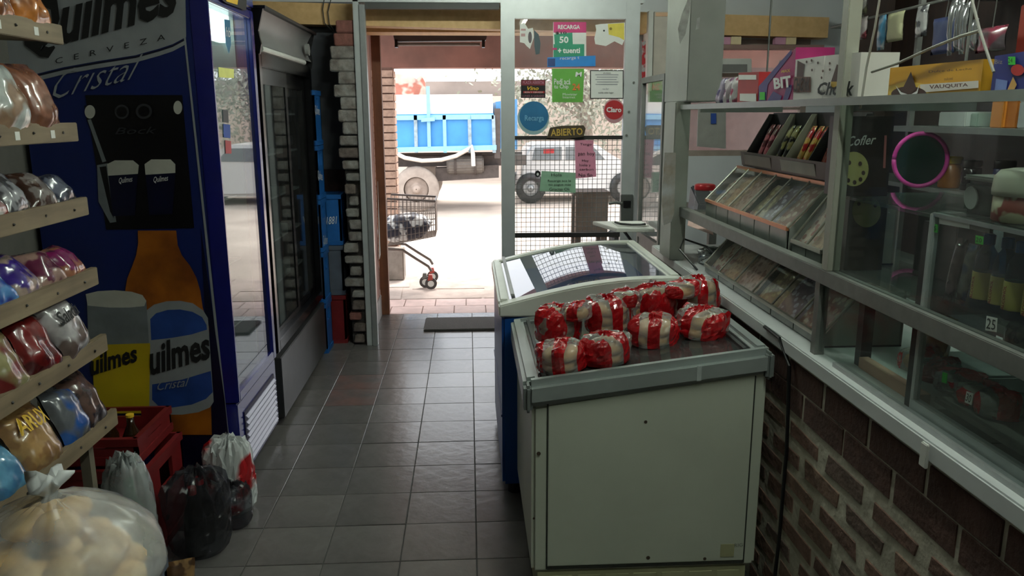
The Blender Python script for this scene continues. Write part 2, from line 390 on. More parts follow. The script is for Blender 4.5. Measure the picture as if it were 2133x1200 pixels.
# window_1 (right part of the front wall)
w1 = thing('window_1', None, None, (1.94, 5.87, 1.30), kind='structure')
wfm = M('window_frame_paint', (150, 136, 126), 0.6, var=0.15)
f = B()
f.box(1.42, 1.46, 5.80, 5.86, 1.30, 2.12); f.box(2.42, 2.46, 5.80, 5.86, 1.30, 2.12); f.box(1.46, 2.42, 5.80, 5.86, 1.30, 1.34)
f.box(1.46, 2.42, 5.80, 5.86, 2.07, 2.12); f.out('window_frame', wfm, w1)
for z in (1.63, 1.86): box('glazing_bar', (1.46, 2.42, 5.81, 5.85, z, z+0.035), wfm, w1)
for z0, z1 in ((1.34, 1.63), (1.665, 1.86), (1.895, 2.07)): box('pane', (1.46, 2.42, 5.828, 5.832, z0, z1), clear, w1)
for u in (1500, 1615):
    p = PY(5.70)(u, 46); q = PY(5.70)(u+40, 46)
    pk = thing('small_box', 'small pink and cream soap box on the ledge under the ochre beam', 'box', (p.x+0.05, 5.70, 2.075), group='small boxes under the ochre beam')
    box('box_body', (p.x, p.x+0.075, 5.675, 5.73, 2.075, 2.125), M('pink_card', (205, 150, 175), 0.6), pk, 0.002)
    box('box_end', (p.x+0.076, p.x+0.15, 5.675, 5.73, 2.075, 2.128), M('cream_card', (225, 205, 165), 0.6), pk, 0.002)
box('trim_2', (1.42, 2.50, 5.66, 5.80, 2.045, 2.072), M('window_ledge_wood', (150, 118, 110), 0.6), kind='structure')
# ---------------------------------------------------------------- whitewashed broken brick pillar beside the doorway
br_w = M('whitewashed_brick', (150, 147, 142), 0.85, var=0.3, scale=25, bump=0.6, bscale=40, col2=(118, 108, 102), pat='soft', pscale=14)
br_g = M('dirty_brick', (104, 92, 86), 0.9, var=0.35, scale=25, bump=0.6, bscale=40)
br_r = M('bare_red_brick', (130, 84, 76), 0.9, var=0.3, scale=25, bump=0.5, bscale=40)
pil = box('wall_pillar', (-0.845, -0.74, 5.52, 5.80, 0, 2.21), M('pillar_mortar', (88, 82, 78), 0.95, var=0.3, scale=18, bump=0.8, bscale=30), kind='structure')
rows = 27
for k in range(rows):
    z0 = 0.006+k*2.2/rows; h = 2.2/rows
    x0 = -0.845-random.uniform(-0.015, 0.04)-(0.03 if k > 20 else 0)
    top = k > rows-10
    b = B(); g = h*(0.04 if top else random.uniform(0.18, 0.42)); x1 = -0.74-(0.0 if top else random.choice((0, 0, 0.02, 0.035)))
    def jag(z, s): return [(x0+random.uniform(0, 0.014), 5.462+s, z), (x1, 5.46+s, z), (x1, 5.60, z), (x0+0.01, 5.60, z)]
    b.hexa(jag(z0+g*0.5, random.uniform(0, 0.012)), jag(z0+h-g*0.5, random.uniform(0, 0.012)))
    b.out('brick', br_r if k in (rows-1, rows-2, 2) else (br_w if (top or random.random() < 0.72) else br_g), pil, bevel=0.006)

# ---------------------------------------------------------------- beer cooler (blue)
navy = M('navy_enamel', (24, 30, 112), 0.22, var=0.08, coat=0.3)
navy_side = M('navy_print', (18, 34, 96), 0.35, var=0.2, scale=3)
c1 = thing('beer_cooler', 'tall navy blue beer cooler with printed side and glass door', 'cooler', (-1.35, 3.58, 0))
inner = M('cooler_lining', (172, 182, 180), 0.45, var=0.06)
b = B(); b.box(-1.72, -1.06, 3.25, 3.275, 0.05, 2.24); b.box(-1.72, -1.06, 3.895, 3.92, 0.05, 2.24)
b.box(-1.72, -1.69, 3.275, 3.895, 0.05, 2.24); b.box(-1.69, -1.06, 3.275, 3.895, 2.06, 2.24); b.box(-1.69, -1.06, 3.275, 3.895, 0.05, 0.40)
b.out('body', navy_side, c1)
b = B(); b.box(-1.688, -1.075, 3.276, 3.281, 0.40, 2.06); b.box(-1.688, -1.075, 3.889, 3.894, 0.40, 2.06); b.box(-1.688, -1.682, 3.281, 3.889, 0.40, 2.06)
b.out('lining', inner, c1)
box('interior_lamp', (-1.135, -1.085, 3.46, 3.86, 1.925, 2.055), EMIT('cooler_lamp', (235, 255, 245), 4.0), c1)
for z in (0.62, 0.92, 1.22, 1.52):
    s = B()
    for k in range(12): s.cyl((-1.66, 3.30+k*0.052, z), (-1.12, 3.30+k*0.052, z), 0.003, seg=6)
    s.cyl((-1.12, 3.285, z), (-1.12, 3.885, z), 0.004, seg=6); s.out('wire_shelf', white_pl, c1)
d = thing  # door group is a mesh part with sub-parts
f = B(); f.box(-1.06, -0.99, 3.25, 3.270, 0.40, 2.07); f.box(-1.06, -0.99, 3.87, 3.92, 0.40, 2.07); f.box(-1.06, -0.99, 3.270, 3.87, 0.40, 0.445); f.box(-1.06, -0.99, 3.270, 3.87, 2.03, 2.07)
dr = f.out('door', navy, c1, bevel=0.004)
box('door_glass', (-1.012, -1.006, 3.270, 3.87, 0.445, 2.03), cooler_glass, dr)
box('header', (-1.06, -0.985, 3.25, 3.92, 2.075, 2.24), navy, c1, 0.01)
# lower front with louvres
lf = box('grille_panel', (-1.06, -1.00, 3.25, 3.92, 0.05, 0.395), navy, c1, 0.006)
box('grille_recess', (-1.02, -0.995, 3.33, 3.86, 0.085, 0.33), M('grille_dark', (30, 28, 60), 0.5), lf)
sm = M('louvre_grey', (168, 168, 190), 0.35, var=0.08)
for k in range(8):
    z = 0.095+k*0.029
    B().hexa([(-0.998, 3.34, z), (-0.982, 3.34, z), (-0.982, 3.85, z), (-0.998, 3.85, z)], [(-0.998, 3.34, z+0.013), (-0.992, 3.34, z+0.010), (-0.992, 3.85, z+0.010), (-0.998, 3.85, z+0.013)]).out('louvre', sm, lf)
for x in (-1.66, -1.10):
    for y in (3.31, 3.86): B().cyl((x, y, 0), (x, y, 0.05), 0.022, seg=10).out('foot', black_pl, c1)
box('base_strip', (-1.50, -1.065, 3.243, 3.25, 0.05, 0.085), M('base_strip_grey', (170, 172, 172), 0.5), c1)
# side graphic, drawn in picture pixels on the side panel plane
S1 = PY(3.249); off = (0, -0.0012, 0)
silver = M('silver_print', (150, 154, 158), 0.4, var=0.1)
foam = M('foam_print', (190, 190, 180), 0.5); amber = M('amber_print', (186, 108, 26), 0.4, var=0.35, scale=4, col2=(120, 62, 18), pat='soft', pscale=5)
beer_y = M('lager_print', (205, 178, 30), 0.4, var=0.2, scale=4); dark_p = M('stout_print', (9, 9, 14), 0.3, var=0.1)
lab_b = M('label_blue_print', (40, 74, 150), 0.4, var=0.3, scale=9); glass_g = M('frosted_glass_print', (118, 124, 128), 0.4, var=0.2)
navy_d = M('deep_navy_print', (8, 12, 42), 0.3, var=0.2)
CV = [(388, 77), (360, 92), (333, 101), (283, 115), (200, 128), (133, 140), (80, 153), (-40, 190)]
ovl = [(-60, -20), (386, -20)] + CV
stripe = lambda o0, o1: [(u, v+o0-77) for u, v in CV] + [(u, v+o1-77) for u, v in CV[::-1]]
bottle = [(288, 480), (368, 480), (371, 510), (380, 532), (396, 552), (410, 578), (418, 605), (423, 640), (436, 680), (442, 905), (318, 905), (312, 660), (276, 640), (262, 605), (266, 580), (276, 555), (285, 530), (289, 505)]
art = [(ovl, silver), (stripe(79, 83), navy_d), (stripe(83, 92), silver),
       ([(383, 76), (387, 76), (488, 1005), (482, 1005)], silver),
       ([(418, 470), (468, 830), (486, 1003), (330, 1003), (300, 905), (440, 905)], navy_d),
       ([(178, 198), (380, 198), (405, 475), (222, 478)], dark_p),
       ([(176, 220), (200, 220), (206, 250), (232, 336), (215, 336), (182, 252)], dark_p),
       (ell(188, 233, 11, 14), foam), ([(183, 250), (190, 248), (222, 336), (214, 338)], glass_g),
       (ell(371, 224, 9, 14), foam),
       ([(203, 344), (226, 340), (243, 462), (230, 464), (206, 420)], glass_g),
       ([(208, 348), (222, 346), (238, 455), (230, 440)], dark_p),
       ([(224, 342), (240, 334), (278, 334), (290, 344), (288, 362), (226, 366)], foam), ([(302, 342), (316, 332), (356, 332), (366, 342), (366, 360), (304, 364)], foam),
       ([(227, 366), (288, 362), (282, 448), (236, 450)], navy_d), ([(304, 364), (366, 360), (360, 446), (312, 448)], navy_d),
       (bottle, amber),
       ([(306, 646), (322, 634), (348, 627), (376, 626), (402, 631), (424, 646), (434, 662), (446, 836), (438, 848), (414, 858), (380, 863), (350, 863), (326, 856), (312, 846)], silver),
       ([(314, 664), (326, 652), (350, 645), (376, 644), (402, 649), (422, 660), (431, 676), (432, 686), (400, 696), (360, 703), (316, 708)], lab_b),
       ([(318, 800), (380, 790), (440, 772), (444, 816), (430, 830), (400, 842), (360, 848), (330, 844), (318, 832)], lab_b),
       ([(182, 612), (306, 626), (312, 722), (186, 722)], glass_g), ([(180, 612), (205, 606), (240, 604), (275, 607), (298, 614), (306, 626), (302, 637), (270, 640), (230, 640), (184, 636)], foam),
       ([(192, 718), (314, 714), (312, 860), (200, 860)], beer_y)]
sg = art_px(art, S1, c1, off=(0, -0.0010, 0), step=(0, -0.00025, 0), name='side_print')
LT = (0, -0.0105, 0)
text_px('Quilmes', [(40, 138), (366, 52), (376, -84), (60, 2)], S1, ink, sg, LT, bold=0.03)
text_px('C   E   R   V   E   Z   A', [(118, 134), (346, 83), (346, 71), (118, 122)], S1, ink, sg, LT)
text_px('Cristal', [(112, 208), (298, 160), (300, 112), (116, 150)], S1, silver, sg, LT, shear=0.6, bold=-0.012)
text_px('Quilmes', [(250, 384), (278, 380), (278, 366), (250, 370)], S1, white_ink, sg, LT, shear=0.2)
text_px('Quilmes', [(322, 382), (352, 378), (352, 364), (322, 368)], S1, white_ink, sg, LT, shear=0.2)
text_px('Bock', [(242, 280), (328, 278), (328, 264), (242, 266)], S1, M('faint_print', (46, 46, 52), 0.5), sg, LT, shear=0.3)
art_px([(ell(256, 233, 15, 15), MATS['faint_print']), (ell(256, 233, 11, 11), dark_p), (ell(302, 232, 17, 16), MATS['faint_print']), (ell(302, 232, 12, 11), dark_p)], S1, sg, off=(0, -0.0100, 0), step=(0, -0.0003, 0), name='medal_print')
text_px('uilmes', [(192, 782), (288, 752), (287, 714), (192, 738)], S1, ink, sg, LT, bold=0.03)
text_px('uilmes', [(314, 782), (440, 746), (437, 686), (314, 716)], S1, ink, sg, LT, bold=0.03)
text_px('Cristal', [(330, 812), (396, 802), (396, 784), (330, 794)], S1, silver, sg, LT, shear=0.4)
text_px('AÑOS.', [(450, 1004), (476, 1000), (474, 980), (448, 986)], S1, silver, sg, LT)
# stickers on the glass of the beer cooler
SG = PX(-1.004)
def glass_sticker(name, label, polys, cat='sticker', txt=None):
    du = 0 if name == 'price_pennant' else 25
    polys = [([(u+du, v) for u, v in pp], m) for pp, m in polys]
    g = B(); mats = []
    for k, (pp, m) in enumerate(polys):
        if m not in mats: mats.append(m)
        g.mi = mats.index(m); g.prism([SG(u, v)+Vector((0.0006*k, 0, 0)) for u, v in pp], (0.0006, 0, 0))
    o = g.out(name, mats, label=label, cat=cat)
    if txt: text_px(txt[0], txt[1], SG, txt[2], o, (0.0025, 0, 0))
teal = M('teal_sticker', (28, 110, 150), 0.4)
glass_sticker('price_pennant', 'teal pointed pennant sticker on the blue cooler glass', [([(467, 40), (479, 42), (481, 92), (477, 112), (470, 90)], teal)], txt=('hb', [(470, 76), (479, 78), (479, 58), (470, 56)], white_ink))
glass_sticker('yellow_tag', 'pale yellow tag on the blue cooler glass', [([(430, 140), (462, 144), (462, 163), (431, 161)], M('pale_yellow_paper', (225, 225, 130), 0.7))])
glass_sticker('grey_card', 'small dark grey card stuck on the blue cooler glass', [([(439, 228), (450, 230), (451, 256), (440, 254)], M('grey_card', (70, 70, 74), 0.6))], 'card')
glass_sticker('blue_card', 'small blue card stuck on the blue cooler glass', [([(440, 258), (454, 260), (455, 288), (441, 286)], blue_ink)], 'card')
glass_sticker('red_card', 'small red card stuck on the blue cooler glass', [([(444, 292), (456, 294), (457, 320), (445, 320)], red_ink)], 'card')
yp = thing('header_card', 'yellow and teal price card on the blue cooler header', 'card', (-0.98, 3.7, 2.09))
HP = PX(-0.981)
B().prism([HP(*p) for p in [(455, -6), (513, -2), (512, 22), (470, 6)]], (0.002, 0, 0)).out('card', black_pl, yp)
B().prism([HP(*p)+Vector((0.0025, 0, 0)) for p in [(468, -6), (495, -6), (493, 10), (470, 3)]], (0.001, 0, 0)).out('print', yellow_ink, yp)

# ---------------------------------------------------------------- black sliding door cooler
c2 = thing('sliding_door_cooler', 'black two door display cooler with light box header', 'cooler', (-1.35, 4.64, 0))
b = B(); b.box(-1.70, -1.03, 3.97, 3.995, 0.03, 2.09); b.box(-1.70, -1.03, 5.235, 5.26, 0.03, 2.09); b.box(-1.70, -1.67, 3.995, 5.235, 0.03, 2.09)
b.box(-1.67, -1.03, 3.995, 5.235, 1.88, 2.09); b.box(-1.67, -1.03, 3.995, 5.235, 0.03, 0.44); b.out('body', black_pl, c2)
dk = M('cooler_dark_lining', (78, 84, 84), 0.5)
b = B(); b.box(-1.665, -1.66, 3.996, 5.234, 0.44, 1.88); b.out('lining', dk, c2)
for z in (0.66, 0.90, 1.14, 1.38, 1.60):
    box('shelf', (-1.64, -1.10, 4.0, 5.23, z, z+0.012), M('cooler_shelf', (150, 152, 150), 0.5), c2)
fr = B(); fr.box(-1.03, -0.99, 3.97, 4.02, 0.40, 1.90); fr.box(-1.03, -0.99, 5.21, 5.26, 0.40, 1.90); fr.box(-1.03, -0.99, 4.02, 5.21, 0.40, 0.46); fr.box(-1.03, -0.99, 4.02, 5.21, 1.83, 1.90)
fr.out('door_surround', black_gl, c2, bevel=0.004)
for y0, y1, x in ((4.02, 4.64, -1.012), (4.58, 5.21, -1.028)):
    f = B(); f.box(x-0.014, x, y0, y0+0.05, 0.46, 1.83); f.box(x-0.014, x, y1-0.05, y1, 0.46, 1.83); f.box(x-0.014, x, y0+0.05, y1-0.05, 0.46, 0.50); f.box(x-0.014, x, y0+0.05, y1-0.05, 1.75, 1.83)
    sd = f.out('sliding_door', black_gl, c2)
    box('door_glass', (x-0.009, x-0.005, y0+0.05, y1-0.05, 0.50, 1.75), cooler_glass, sd)
box('kick_panel', (-1.03, -0.985, 3.99, 5.25, 0.04, 0.37), M('brushed_kick_plate', (74, 74, 75), 0.35, 0.5, var=0.25, scale=6), c2, 0.004)
box('door_label', (-0.989, -0.987, 4.98, 5.12, 0.20, 0.26), M('grey_label', (150, 150, 150), 0.5), c2)
for y in (3.975, 5.235):
    bz = [(-1.06, 1.885), (-0.985, 1.885), (-0.975, 1.93), (-0.985, 1.99), (-0.955, 2.10), (-1.06, 2.10)]
    B().prism([(x, y, z) for x, z in bz], (0, 0.02, 0)).out('header_end', black_pl, c2)
hp = B(); hp.grid(lambda i, j: Vector((-1.0+0.032*(2*j-1)**2-0.012*(1-j), 3.995+i*1.24, 1.925+j*0.165)), 6, 8)
hp.out('light_box_sign', M('unlit_sign', (120, 120, 120), 0.4, var=0.15, scale=3), c2, smooth=True)
box('header_top', (-1.06, -0.945, 3.97, 5.26, 2.09, 2.105), black_pl, c2)
B().cyl((-0.992, 4.02, 1.912), (-0.992, 5.05, 1.912), 0.016, seg=12).out('lamp_tube', white_pl, c2)
B().cyl((-0.985, 5.1, 1.99), (-0.965, 5.1, 1.99), 0.035, seg=16).out('lamp_holder', M('dusty_grey', (130, 130, 128), 0.7), c2)
for y in (4.02, 5.21):
    for x in (-1.66, -1.06): B().cyl((x, y, 0), (x, y, 0.03), 0.025, seg=10).out('foot', black_pl, c2)

# ---------------------------------------------------------------- bottle crates beyond the coolers
blue_cr = M('blue_crate_plastic', (24, 92, 160), 0.45, var=0.15); grey_cr = M('grey_crate_plastic', (86, 92, 104), 0.5, var=0.15); red_cr = M('red_crate_plastic', (112, 24, 26), 0.45, var=0.2)
def crate(x0, x1, y0, y1, z0, h, mat, label, group=None, faces='xy', txt=None, name='bottle_crate'):
    t = thing(name, label, 'crate', ((x0+x1)/2, (y0+y1)/2, z0), group=group); w = 0.014; e = 0.0
    hx = h*0.62; hh = h*0.24
    b = B(); b.box(x0, x1, y0, y1, z0, z0+w)
    for (a0, a1, fixed, ax) in ((x0, x1, y0, 0), (x0, x1, y1-w, 0), (y0, y1, x0, 1), (y0, y1, x1-w, 1)):
        m0 = a0+(a1-a0)*0.32; m1 = a0+(a1-a0)*0.68
        for p0, p1, q0, q1 in ((a0, a1, z0+w, z0+hx), (a0, m0, z0+hx, z0+hx+hh), (m1, a1, z0+hx, z0+hx+hh), (a0, a1, z0+hx+hh, z0+h)):
            if ax == 0: b.box(p0, p1, fixed, fixed+w, q0, q1)
            else: b.box(fixed, fixed+w, p0, p1, q0, q1)
    b.out('shell', mat, t)
    for q in ((x0-0.006, x1+0.006, y0-0.006, y0, z0+h-0.03, z0+h), (x1, x1+0.006, y0, y1, z0+h-0.03, z0+h), (x1, x1+0.006, y0, y1, z0, z0+0.03), (x0, x1, y0-0.006, y0, z0, z0+0.03)):
        B().box(*q).out('rim', mat, t)
    if txt:
        pl = PX(x1+0.0005) if txt[1] == 'x' else PY(y0-0.0005)
        text_px(txt[0], txt[2], pl, white_ink, t, (0.002, 0, 0) if txt[1] == 'x' else (0, -0.002, 0), shear=0.2)
    return t
ord_ = ['bottom', 'second from the bottom', 'third from the bottom', 'fourth from the bottom', 'top']
for k in range(5):
    z = 0.0+k*0.352
    ztx = {4: [(656, 240), (666, 244), (665, 222), (655, 218)], 3: [(662, 376), (672, 380), (671, 358), (661, 354)], 2: [(673, 512), (682, 514), (682, 488), (672, 490)]}.get(k)
    crate(-1.36, -0.985, 5.285, 5.50, z, 0.348, blue_cr, 'blue bottle crate in the tall stack beside the black cooler, %s' % ord_[k], txt=('Quilmes', 'x', ztx) if ztx else None)
crate(-1.20, -0.89, 5.53, 5.79, 0.0, 0.352, red_cr, 'dark red bottle crate on the floor beside the brick pillar', name='bottle_crate')
crate(-1.20, -0.89, 5.53, 5.79, 0.356, 0.352, grey_cr, 'grey bottle crate stacked on the dark red crate', name='bottle_crate')
crate(-1.20, -0.89, 5.53, 5.79, 0.712, 0.352, blue_cr, 'blue bottle crate numbered 1881 on the grey crate', txt=('1881', 'y', [(680, 468), (702, 466), (702, 450), (680, 452)]))
pt = thing('pitcher_ornament', 'small white and red figurine on the black cooler edge', 'ornament', (-1.10, 5.34, 1.762))
B().lathe([(0.02, 0), (0.028, 0.01), (0.02, 0.03), (0.026, 0.045), (0.012, 0.06)], (-1.06, 5.40, 1.760), 12).out('figure', M('figurine_red', (170, 90, 80), 0.5), pt, smooth=True)
B().lathe([(0.012, 0.06), (0.016, 0.075), (0.006, 0.092)], (-1.06, 5.40, 1.758), 12).out('head', white_pl, pt, smooth=True)

# ---------------------------------------------------------------- snack rack at left
wood = M('pine_shelf', (138, 122, 96), 0.6, var=0.18, scale=6, col2=(114, 98, 76), pat='wood', pscale=3)
rk = thing('snack_rack', 'pine shelf rack filled with snack bags beside the blue cooler', 'shelf rack', (-1.42, 1.85, 0))
zs = [0.675, 0.925, 1.140, 1.358, 1.580, 1.858]; xf = [-1.15, -1.155, -1.16, -1.165, -1.17, -1.18]
for z, x in zip(zs, xf):
    bd = B().hexa([(-1.72, 1.15, z-0.035), (x-0.02, 1.15, z-0.052), (x-0.02, 2.42, z-0.052), (-1.72, 2.42, z-0.035)], [(-1.72, 1.15, z-0.018), (x-0.02, 1.15, z-0.035), (x-0.02, 2.42, z-0.035), (-1.72, 2.42, z-0.018)]).out('shelf_board', wood, rk)
    lp = box('shelf_lip', (x-0.02, x, 1.15, 2.49, z-0.055, z), wood, rk, 0.002)
    for y in (1.5, 1.95, 2.08, 2.24, 2.40):
        B().cyl((x-0.001, y, z-0.028+random.uniform(-.006, .006)), (x+0.002, y, z-0.028), 0.004, seg=8).out('screw', M('screw_dark', (40, 38, 36), 0.5), lp)
    if z > 1.5:
        for y in (1.98, 2.15, 2.33): box('price_tag', (x, x+0.001, y, y+0.022, z-0.042, z-0.02), paper, lp)
pm = M('rack_panel', (120, 112, 96), 0.7, var=0.15)
box('back_panel', (-1.745, -1.72, 1.15, 2.45, 0.0, 2.2), pm, rk)
for y in (1.15, 2.40): box('upright', (-1.72, -1.69, y, y+0.04, 0.0, 2.2), pm, rk)
for y in (1.15, 2.40): box('upright', (-1.24, -1.21, y, y+0.03, 0.0, 0.64), pm, rk)
# snack bags: (row, y, w, h, t, tilt, spin, material, label)
def bagmat(n, a, b2, sc=14, pat='noise'): return M(n, a, 0.22, var=0.25, scale=30, col2=b2, pat=pat, pscale=sc, coat=0.5)
def bag(row, y, w, h, t, tilt, spin, mat, label, group=None, dx=0.0, seed=0, txt=None, lift=0.0):
    z = zs[row]; x = xf[row]
    th = math.radians(tilt)
    root = thing('snack_bag', label, 'snack bag', (x-0.030-dx, y, z-0.034+lift), rot=(0, 0, 0), group=group)
    b = pillow(w, h, t, seed); b.xf(Matrix.Translation((0, h/2*0.97, t*0.30)))
    # local: x = along shelf, y = up, z = out  -> world
    R3 = Matrix(((0, 0, 1, 0), (1, 0, 0, 0), (0, 1, 0, 0), (0, 0, 0, 1)))
    T = Matrix.Rotation(-th, 4, 'Y') @ R3 @ Matrix.Rotation(math.radians(spin), 4, 'Z')
    b.xf(T); p = b.out('bag', mat, root, smooth=True)
    if txt:
        V, P = text_mesh(txt[0], 0.2, 0.02); g = B(); vs = []
        for s, q in V:
            xx = (s-0.5)*w*0.72; yy = h*txt[1]+(q-0.5)*h*txt[2]
            e = min(1, (min(yy/h, 1-yy/h)-0.06)/0.3); zz = t/2*math.sqrt(max(0, 1-(1-e)**2))*(1-abs(2*xx/w)**3)**0.6+t*0.30+0.009
            vs.append(g.bm.verts.new((T @ Vector((xx, yy, zz)))))
        for fc in P:
            try: g.bm.faces.new([vs[i] for i in fc])
            except ValueError: pass
        g.out('lettering', txt[3], root)
    return root
k = 0
rows_def = [
 (5, 2.36, .17, .17, .07, 22, 0, bagmat('brown_orange_bag', (150, 88, 40), (196, 120, 50), 9), 'brown and orange snack bag on the top shelf by the cooler', None),
 (5, 2.20, .15, .16, .07, 25, 3, bagmat('orange_bag', (178, 104, 44), (120, 70, 36), 12), 'orange snack bag with a dark corner on the top shelf', None),
 (5, 2.05, .15, .15, .06, 25, -3, bagmat('gold_navy_bag', (170, 140, 80), (30, 36, 110), 7), 'tan snack bag with a navy blue patch on the top shelf', None),
 (4, 2.33, .15, .20, .08, 20, 2, bagmat('bread_brown_bag', (150, 100, 80), (120, 76, 56), 12), 'brown bread bag with red base on the second shelf down', None),
 (4, 2.16, .17, .21, .09, 22, -4, bagmat('white_film_bag', (190, 196, 192), (150, 120, 96), 8), 'white film bread bag with brown bread showing on second shelf', None),
 (4, 2.00, .15, .16, .07, 28, 0, bagmat('green_red_bag', (90, 140, 60), (170, 30, 40), 10), 'green and red snack bag on the second shelf down', None),
 (3, 2.40, .14, .12, .07, 42, 4, bagmat('grey_navy_bag', (92, 96, 112), (40, 44, 60), 18), 'grey blue crisp bag on the third shelf by the cooler', None),
 (3, 2.28, .14, .14, .07, 40, -6, bagmat('choc_print_bag', (120, 112, 110), (66, 44, 36), 24), 'grey snack bag with brown biscuit print on the third shelf', None),
 (3, 2.15, .14, .15, .07, 38, 5, bagmat('grey_white_bag', (140, 140, 146), (66, 66, 70), 20), 'grey and white mottled snack bag on the third shelf', None),
 (3, 2.02, .15, .15, .07, 36, 0, bagmat('white_red_bag', (196, 196, 194), (130, 34, 30), 9), 'white snack bag with a dark red patch on third shelf', None),
 (2, 2.40, .15, .13, .07, 45, 6, bagmat('magenta_bag', (120, 30, 86), (150, 96, 70), 14), 'magenta biscuit bag on the fourth shelf by the cooler', None),
 (2, 2.27, .15, .14, .07, 45, -4, bagmat('maroon_bag', (92, 34, 60), (150, 120, 110), 16), 'maroon biscuit bag with pale print on the fourth shelf', None),
 (2, 2.14, .15, .15, .07, 43, 4, bagmat('purple_bag', (60, 40, 130), (160, 140, 130), 13), 'purple biscuit bag with pale print on the fourth shelf', None),
 (2, 2.01, .15, .15, .07, 40, -2, bagmat('royal_blue_bag', (40, 52, 150), (70, 130, 190), 9), 'royal blue shiny snack bag on the fourth shelf', None),
 (2, 1.89, .14, .13, .07, 40, 0, bagmat('orange_print_bag', (170, 92, 50), (200, 180, 160), 9), 'orange and white snack bag on the fourth shelf', None),
 (1, 2.15, .16, .20, .07, 26, -4, bagmat('crimson_bag', (120, 22, 22), (70, 14, 16), 8), 'crimson glossy crisp bag on the fifth shelf', None),
 (1, 2.00, .15, .20, .07, 26, 3, bagmat('olive_red_bag', (140, 134, 92), (110, 34, 34), 7), 'olive and red striped crisp bag on the fifth shelf', None),
 (1, 1.86, .14, .13, .06, 35, 0, bagmat('violet_dark_bag', (66, 34, 80), (36, 26, 40), 12), 'dark violet snack bag low on the fifth shelf', None),
 (0, 2.38, .16, .20, .07, 24, 5, bagmat('brown_dark_bag', (84, 62, 56), (48, 40, 44), 16), 'dark brown snack bag on the bottom shelf by the cooler', None),
 (0, 2.26, .15, .19, .07, 24, -5, bagmat('blue_grey_bag', (90, 94, 100), (34, 80, 150), 7), 'grey snack bag with a bright blue edge on bottom shelf', None),
 (0, 1.92, .15, .14, .07, 30, 0, bagmat('sky_blue_bag', (92, 150, 185), (60, 110, 150), 10), 'sky blue snack bag on the bottom shelf', None),
]
for r in rows_def:
    k += 1; bag(r[0], r[1], r[2], r[3], r[4], r[5], r[6], r[7], r[8], r[9], seed=k)
bag(1, 2.33, .17, .21, .08, 24, 6, bagmat('white_brown_bag', (180, 176, 178), (96, 80, 76), 8), 'white crisp bag lettered Saladix on the fifth shelf', seed=61, txt=('Saladix', 0.62, 0.2, ink))
bag(0, 2.07, .19, .20, .08, 26, -3, bagmat('tan_crisp_bag', (168, 132, 84), (140, 104, 66), 14), 'tan crisp bag with yellow lettering on the bottom shelf', seed=62, txt=('ARUX', 0.72, 0.24, yellow_ink))
# ---------------------------------------------------------------- things on the floor at left
crate(-1.50, -1.17, 2.70, 3.05, 0.0, 0.36, red_cr, 'dark red bottle crate on the floor below the rack')
crate(-1.55, -1.21, 2.74, 3.07, 0.364, 0.10, red_cr, 'shallow red tray stacked on the red crate by the cooler', name='crate_tray')
for k, (bx, by, lb) in enumerate(((-1.25, 2.80, 'brown beer bottle nearest the aisle in the red tray'), (-1.34, 2.82, 'brown beer bottle in the middle of the red tray'), (-1.43, 2.80, 'brown beer bottle furthest from the aisle in the red tray'))):
    t = thing('beer_bottle', lb, 'bottle', (bx, by, 0.379))
    B().lathe([(0.032, 0), (0.033, 0.004), (0.033, 0.07), (0.014, 0.115), (0.012, 0.145)], (bx, by, 0.379), 14).out('bottle', M('brown_bottle', (48, 28, 12), 0.15), t, smooth=True)
    B().lathe([(0.0145, 0.145), (0.0145, 0.155)], (bx, by, 0.379), 12).out('crown_cap', yellow_ink, t)
soda = M('cola_bottle', (14, 8, 8), 0.1, var=0.05)
bprof = [(0.043, 0), (0.046, 0.01), (0.046, 0.16), (0.038, 0.2), (0.018, 0.25), (0.014, 0.28), (0.016, 0.28), (0.016, 0.30)]
def wrapped_pack(name, label, x, y, n, wrapm, h=0.3, seed=1, sc=1.0, cap=red_ink, rx=0.10, ry=0.09, rz=0.30):
    t = thing(name, label, 'bottle pack', (x, y, 0))
    for i in range(n[0]):
        for j in range(n[1]):
            px = x+(i-(n[0]-1)/2)*0.094*sc; py = y+(j-(n[1]-1)/2)*0.094*sc
            bt = B().lathe([(r*sc, z*sc) for r, z in bprof], (px, py, 0.004), 14).out('bottle', soda, t, smooth=True)
            B().lathe([(0.0165*sc, 0.27*sc), (0.0165*sc, 0.303*sc)], (px, py, 0.004), 12).out('bottle_cap', cap, bt)
    b = crinkle(rx, rz, seed, amp=0.12, zf=2.5); b.xf(Matrix.Translation((x, y, 0.001))); b.out('film_wrap', wrapm, t)
dark_film = GLASS('smoky_plastic_film', tint=(0.5, 0.5, 0.53), ior=1.4, rough=0.2, film=0.10, filmcol=(.3, .3, .34))
wrapped_pack('bottle_pack', 'cola bottles wrapped in smoky plastic on the floor', -1.03, 2.78, (1, 2), dark_film, seed=3, rx=0.10, ry=0.11, rz=0.28, sc=0.88)
t = thing('bottle_pack', 'pack in white and red printed film by the blue cooler', 'bottle pack', (-0.99, 3.04, 0))
b = crinkle(0.085, 0.27, 11, amp=0.14, zf=2.5); b.xf(Matrix.Translation((-1.00, 3.09, 0.001)))
b.out('film_wrap', M('white_red_film', (196, 200, 200), 0.25, col2=(170, 24, 30), pat='noise', pscale=5.5, coat=0.4, var=0.1), t)
b = crinkle(0.06, 0.15, 12, amp=0.14, zf=2); b.xf(Matrix.Translation((-0.955, 2.955, 0.001))); b.out('loose_film', dark_film, t)
t = thing('bottle_in_bag', 'green bottle wrapped in a clear plastic bag by red crate', 'bottle', (-1.16, 2.50, 0))
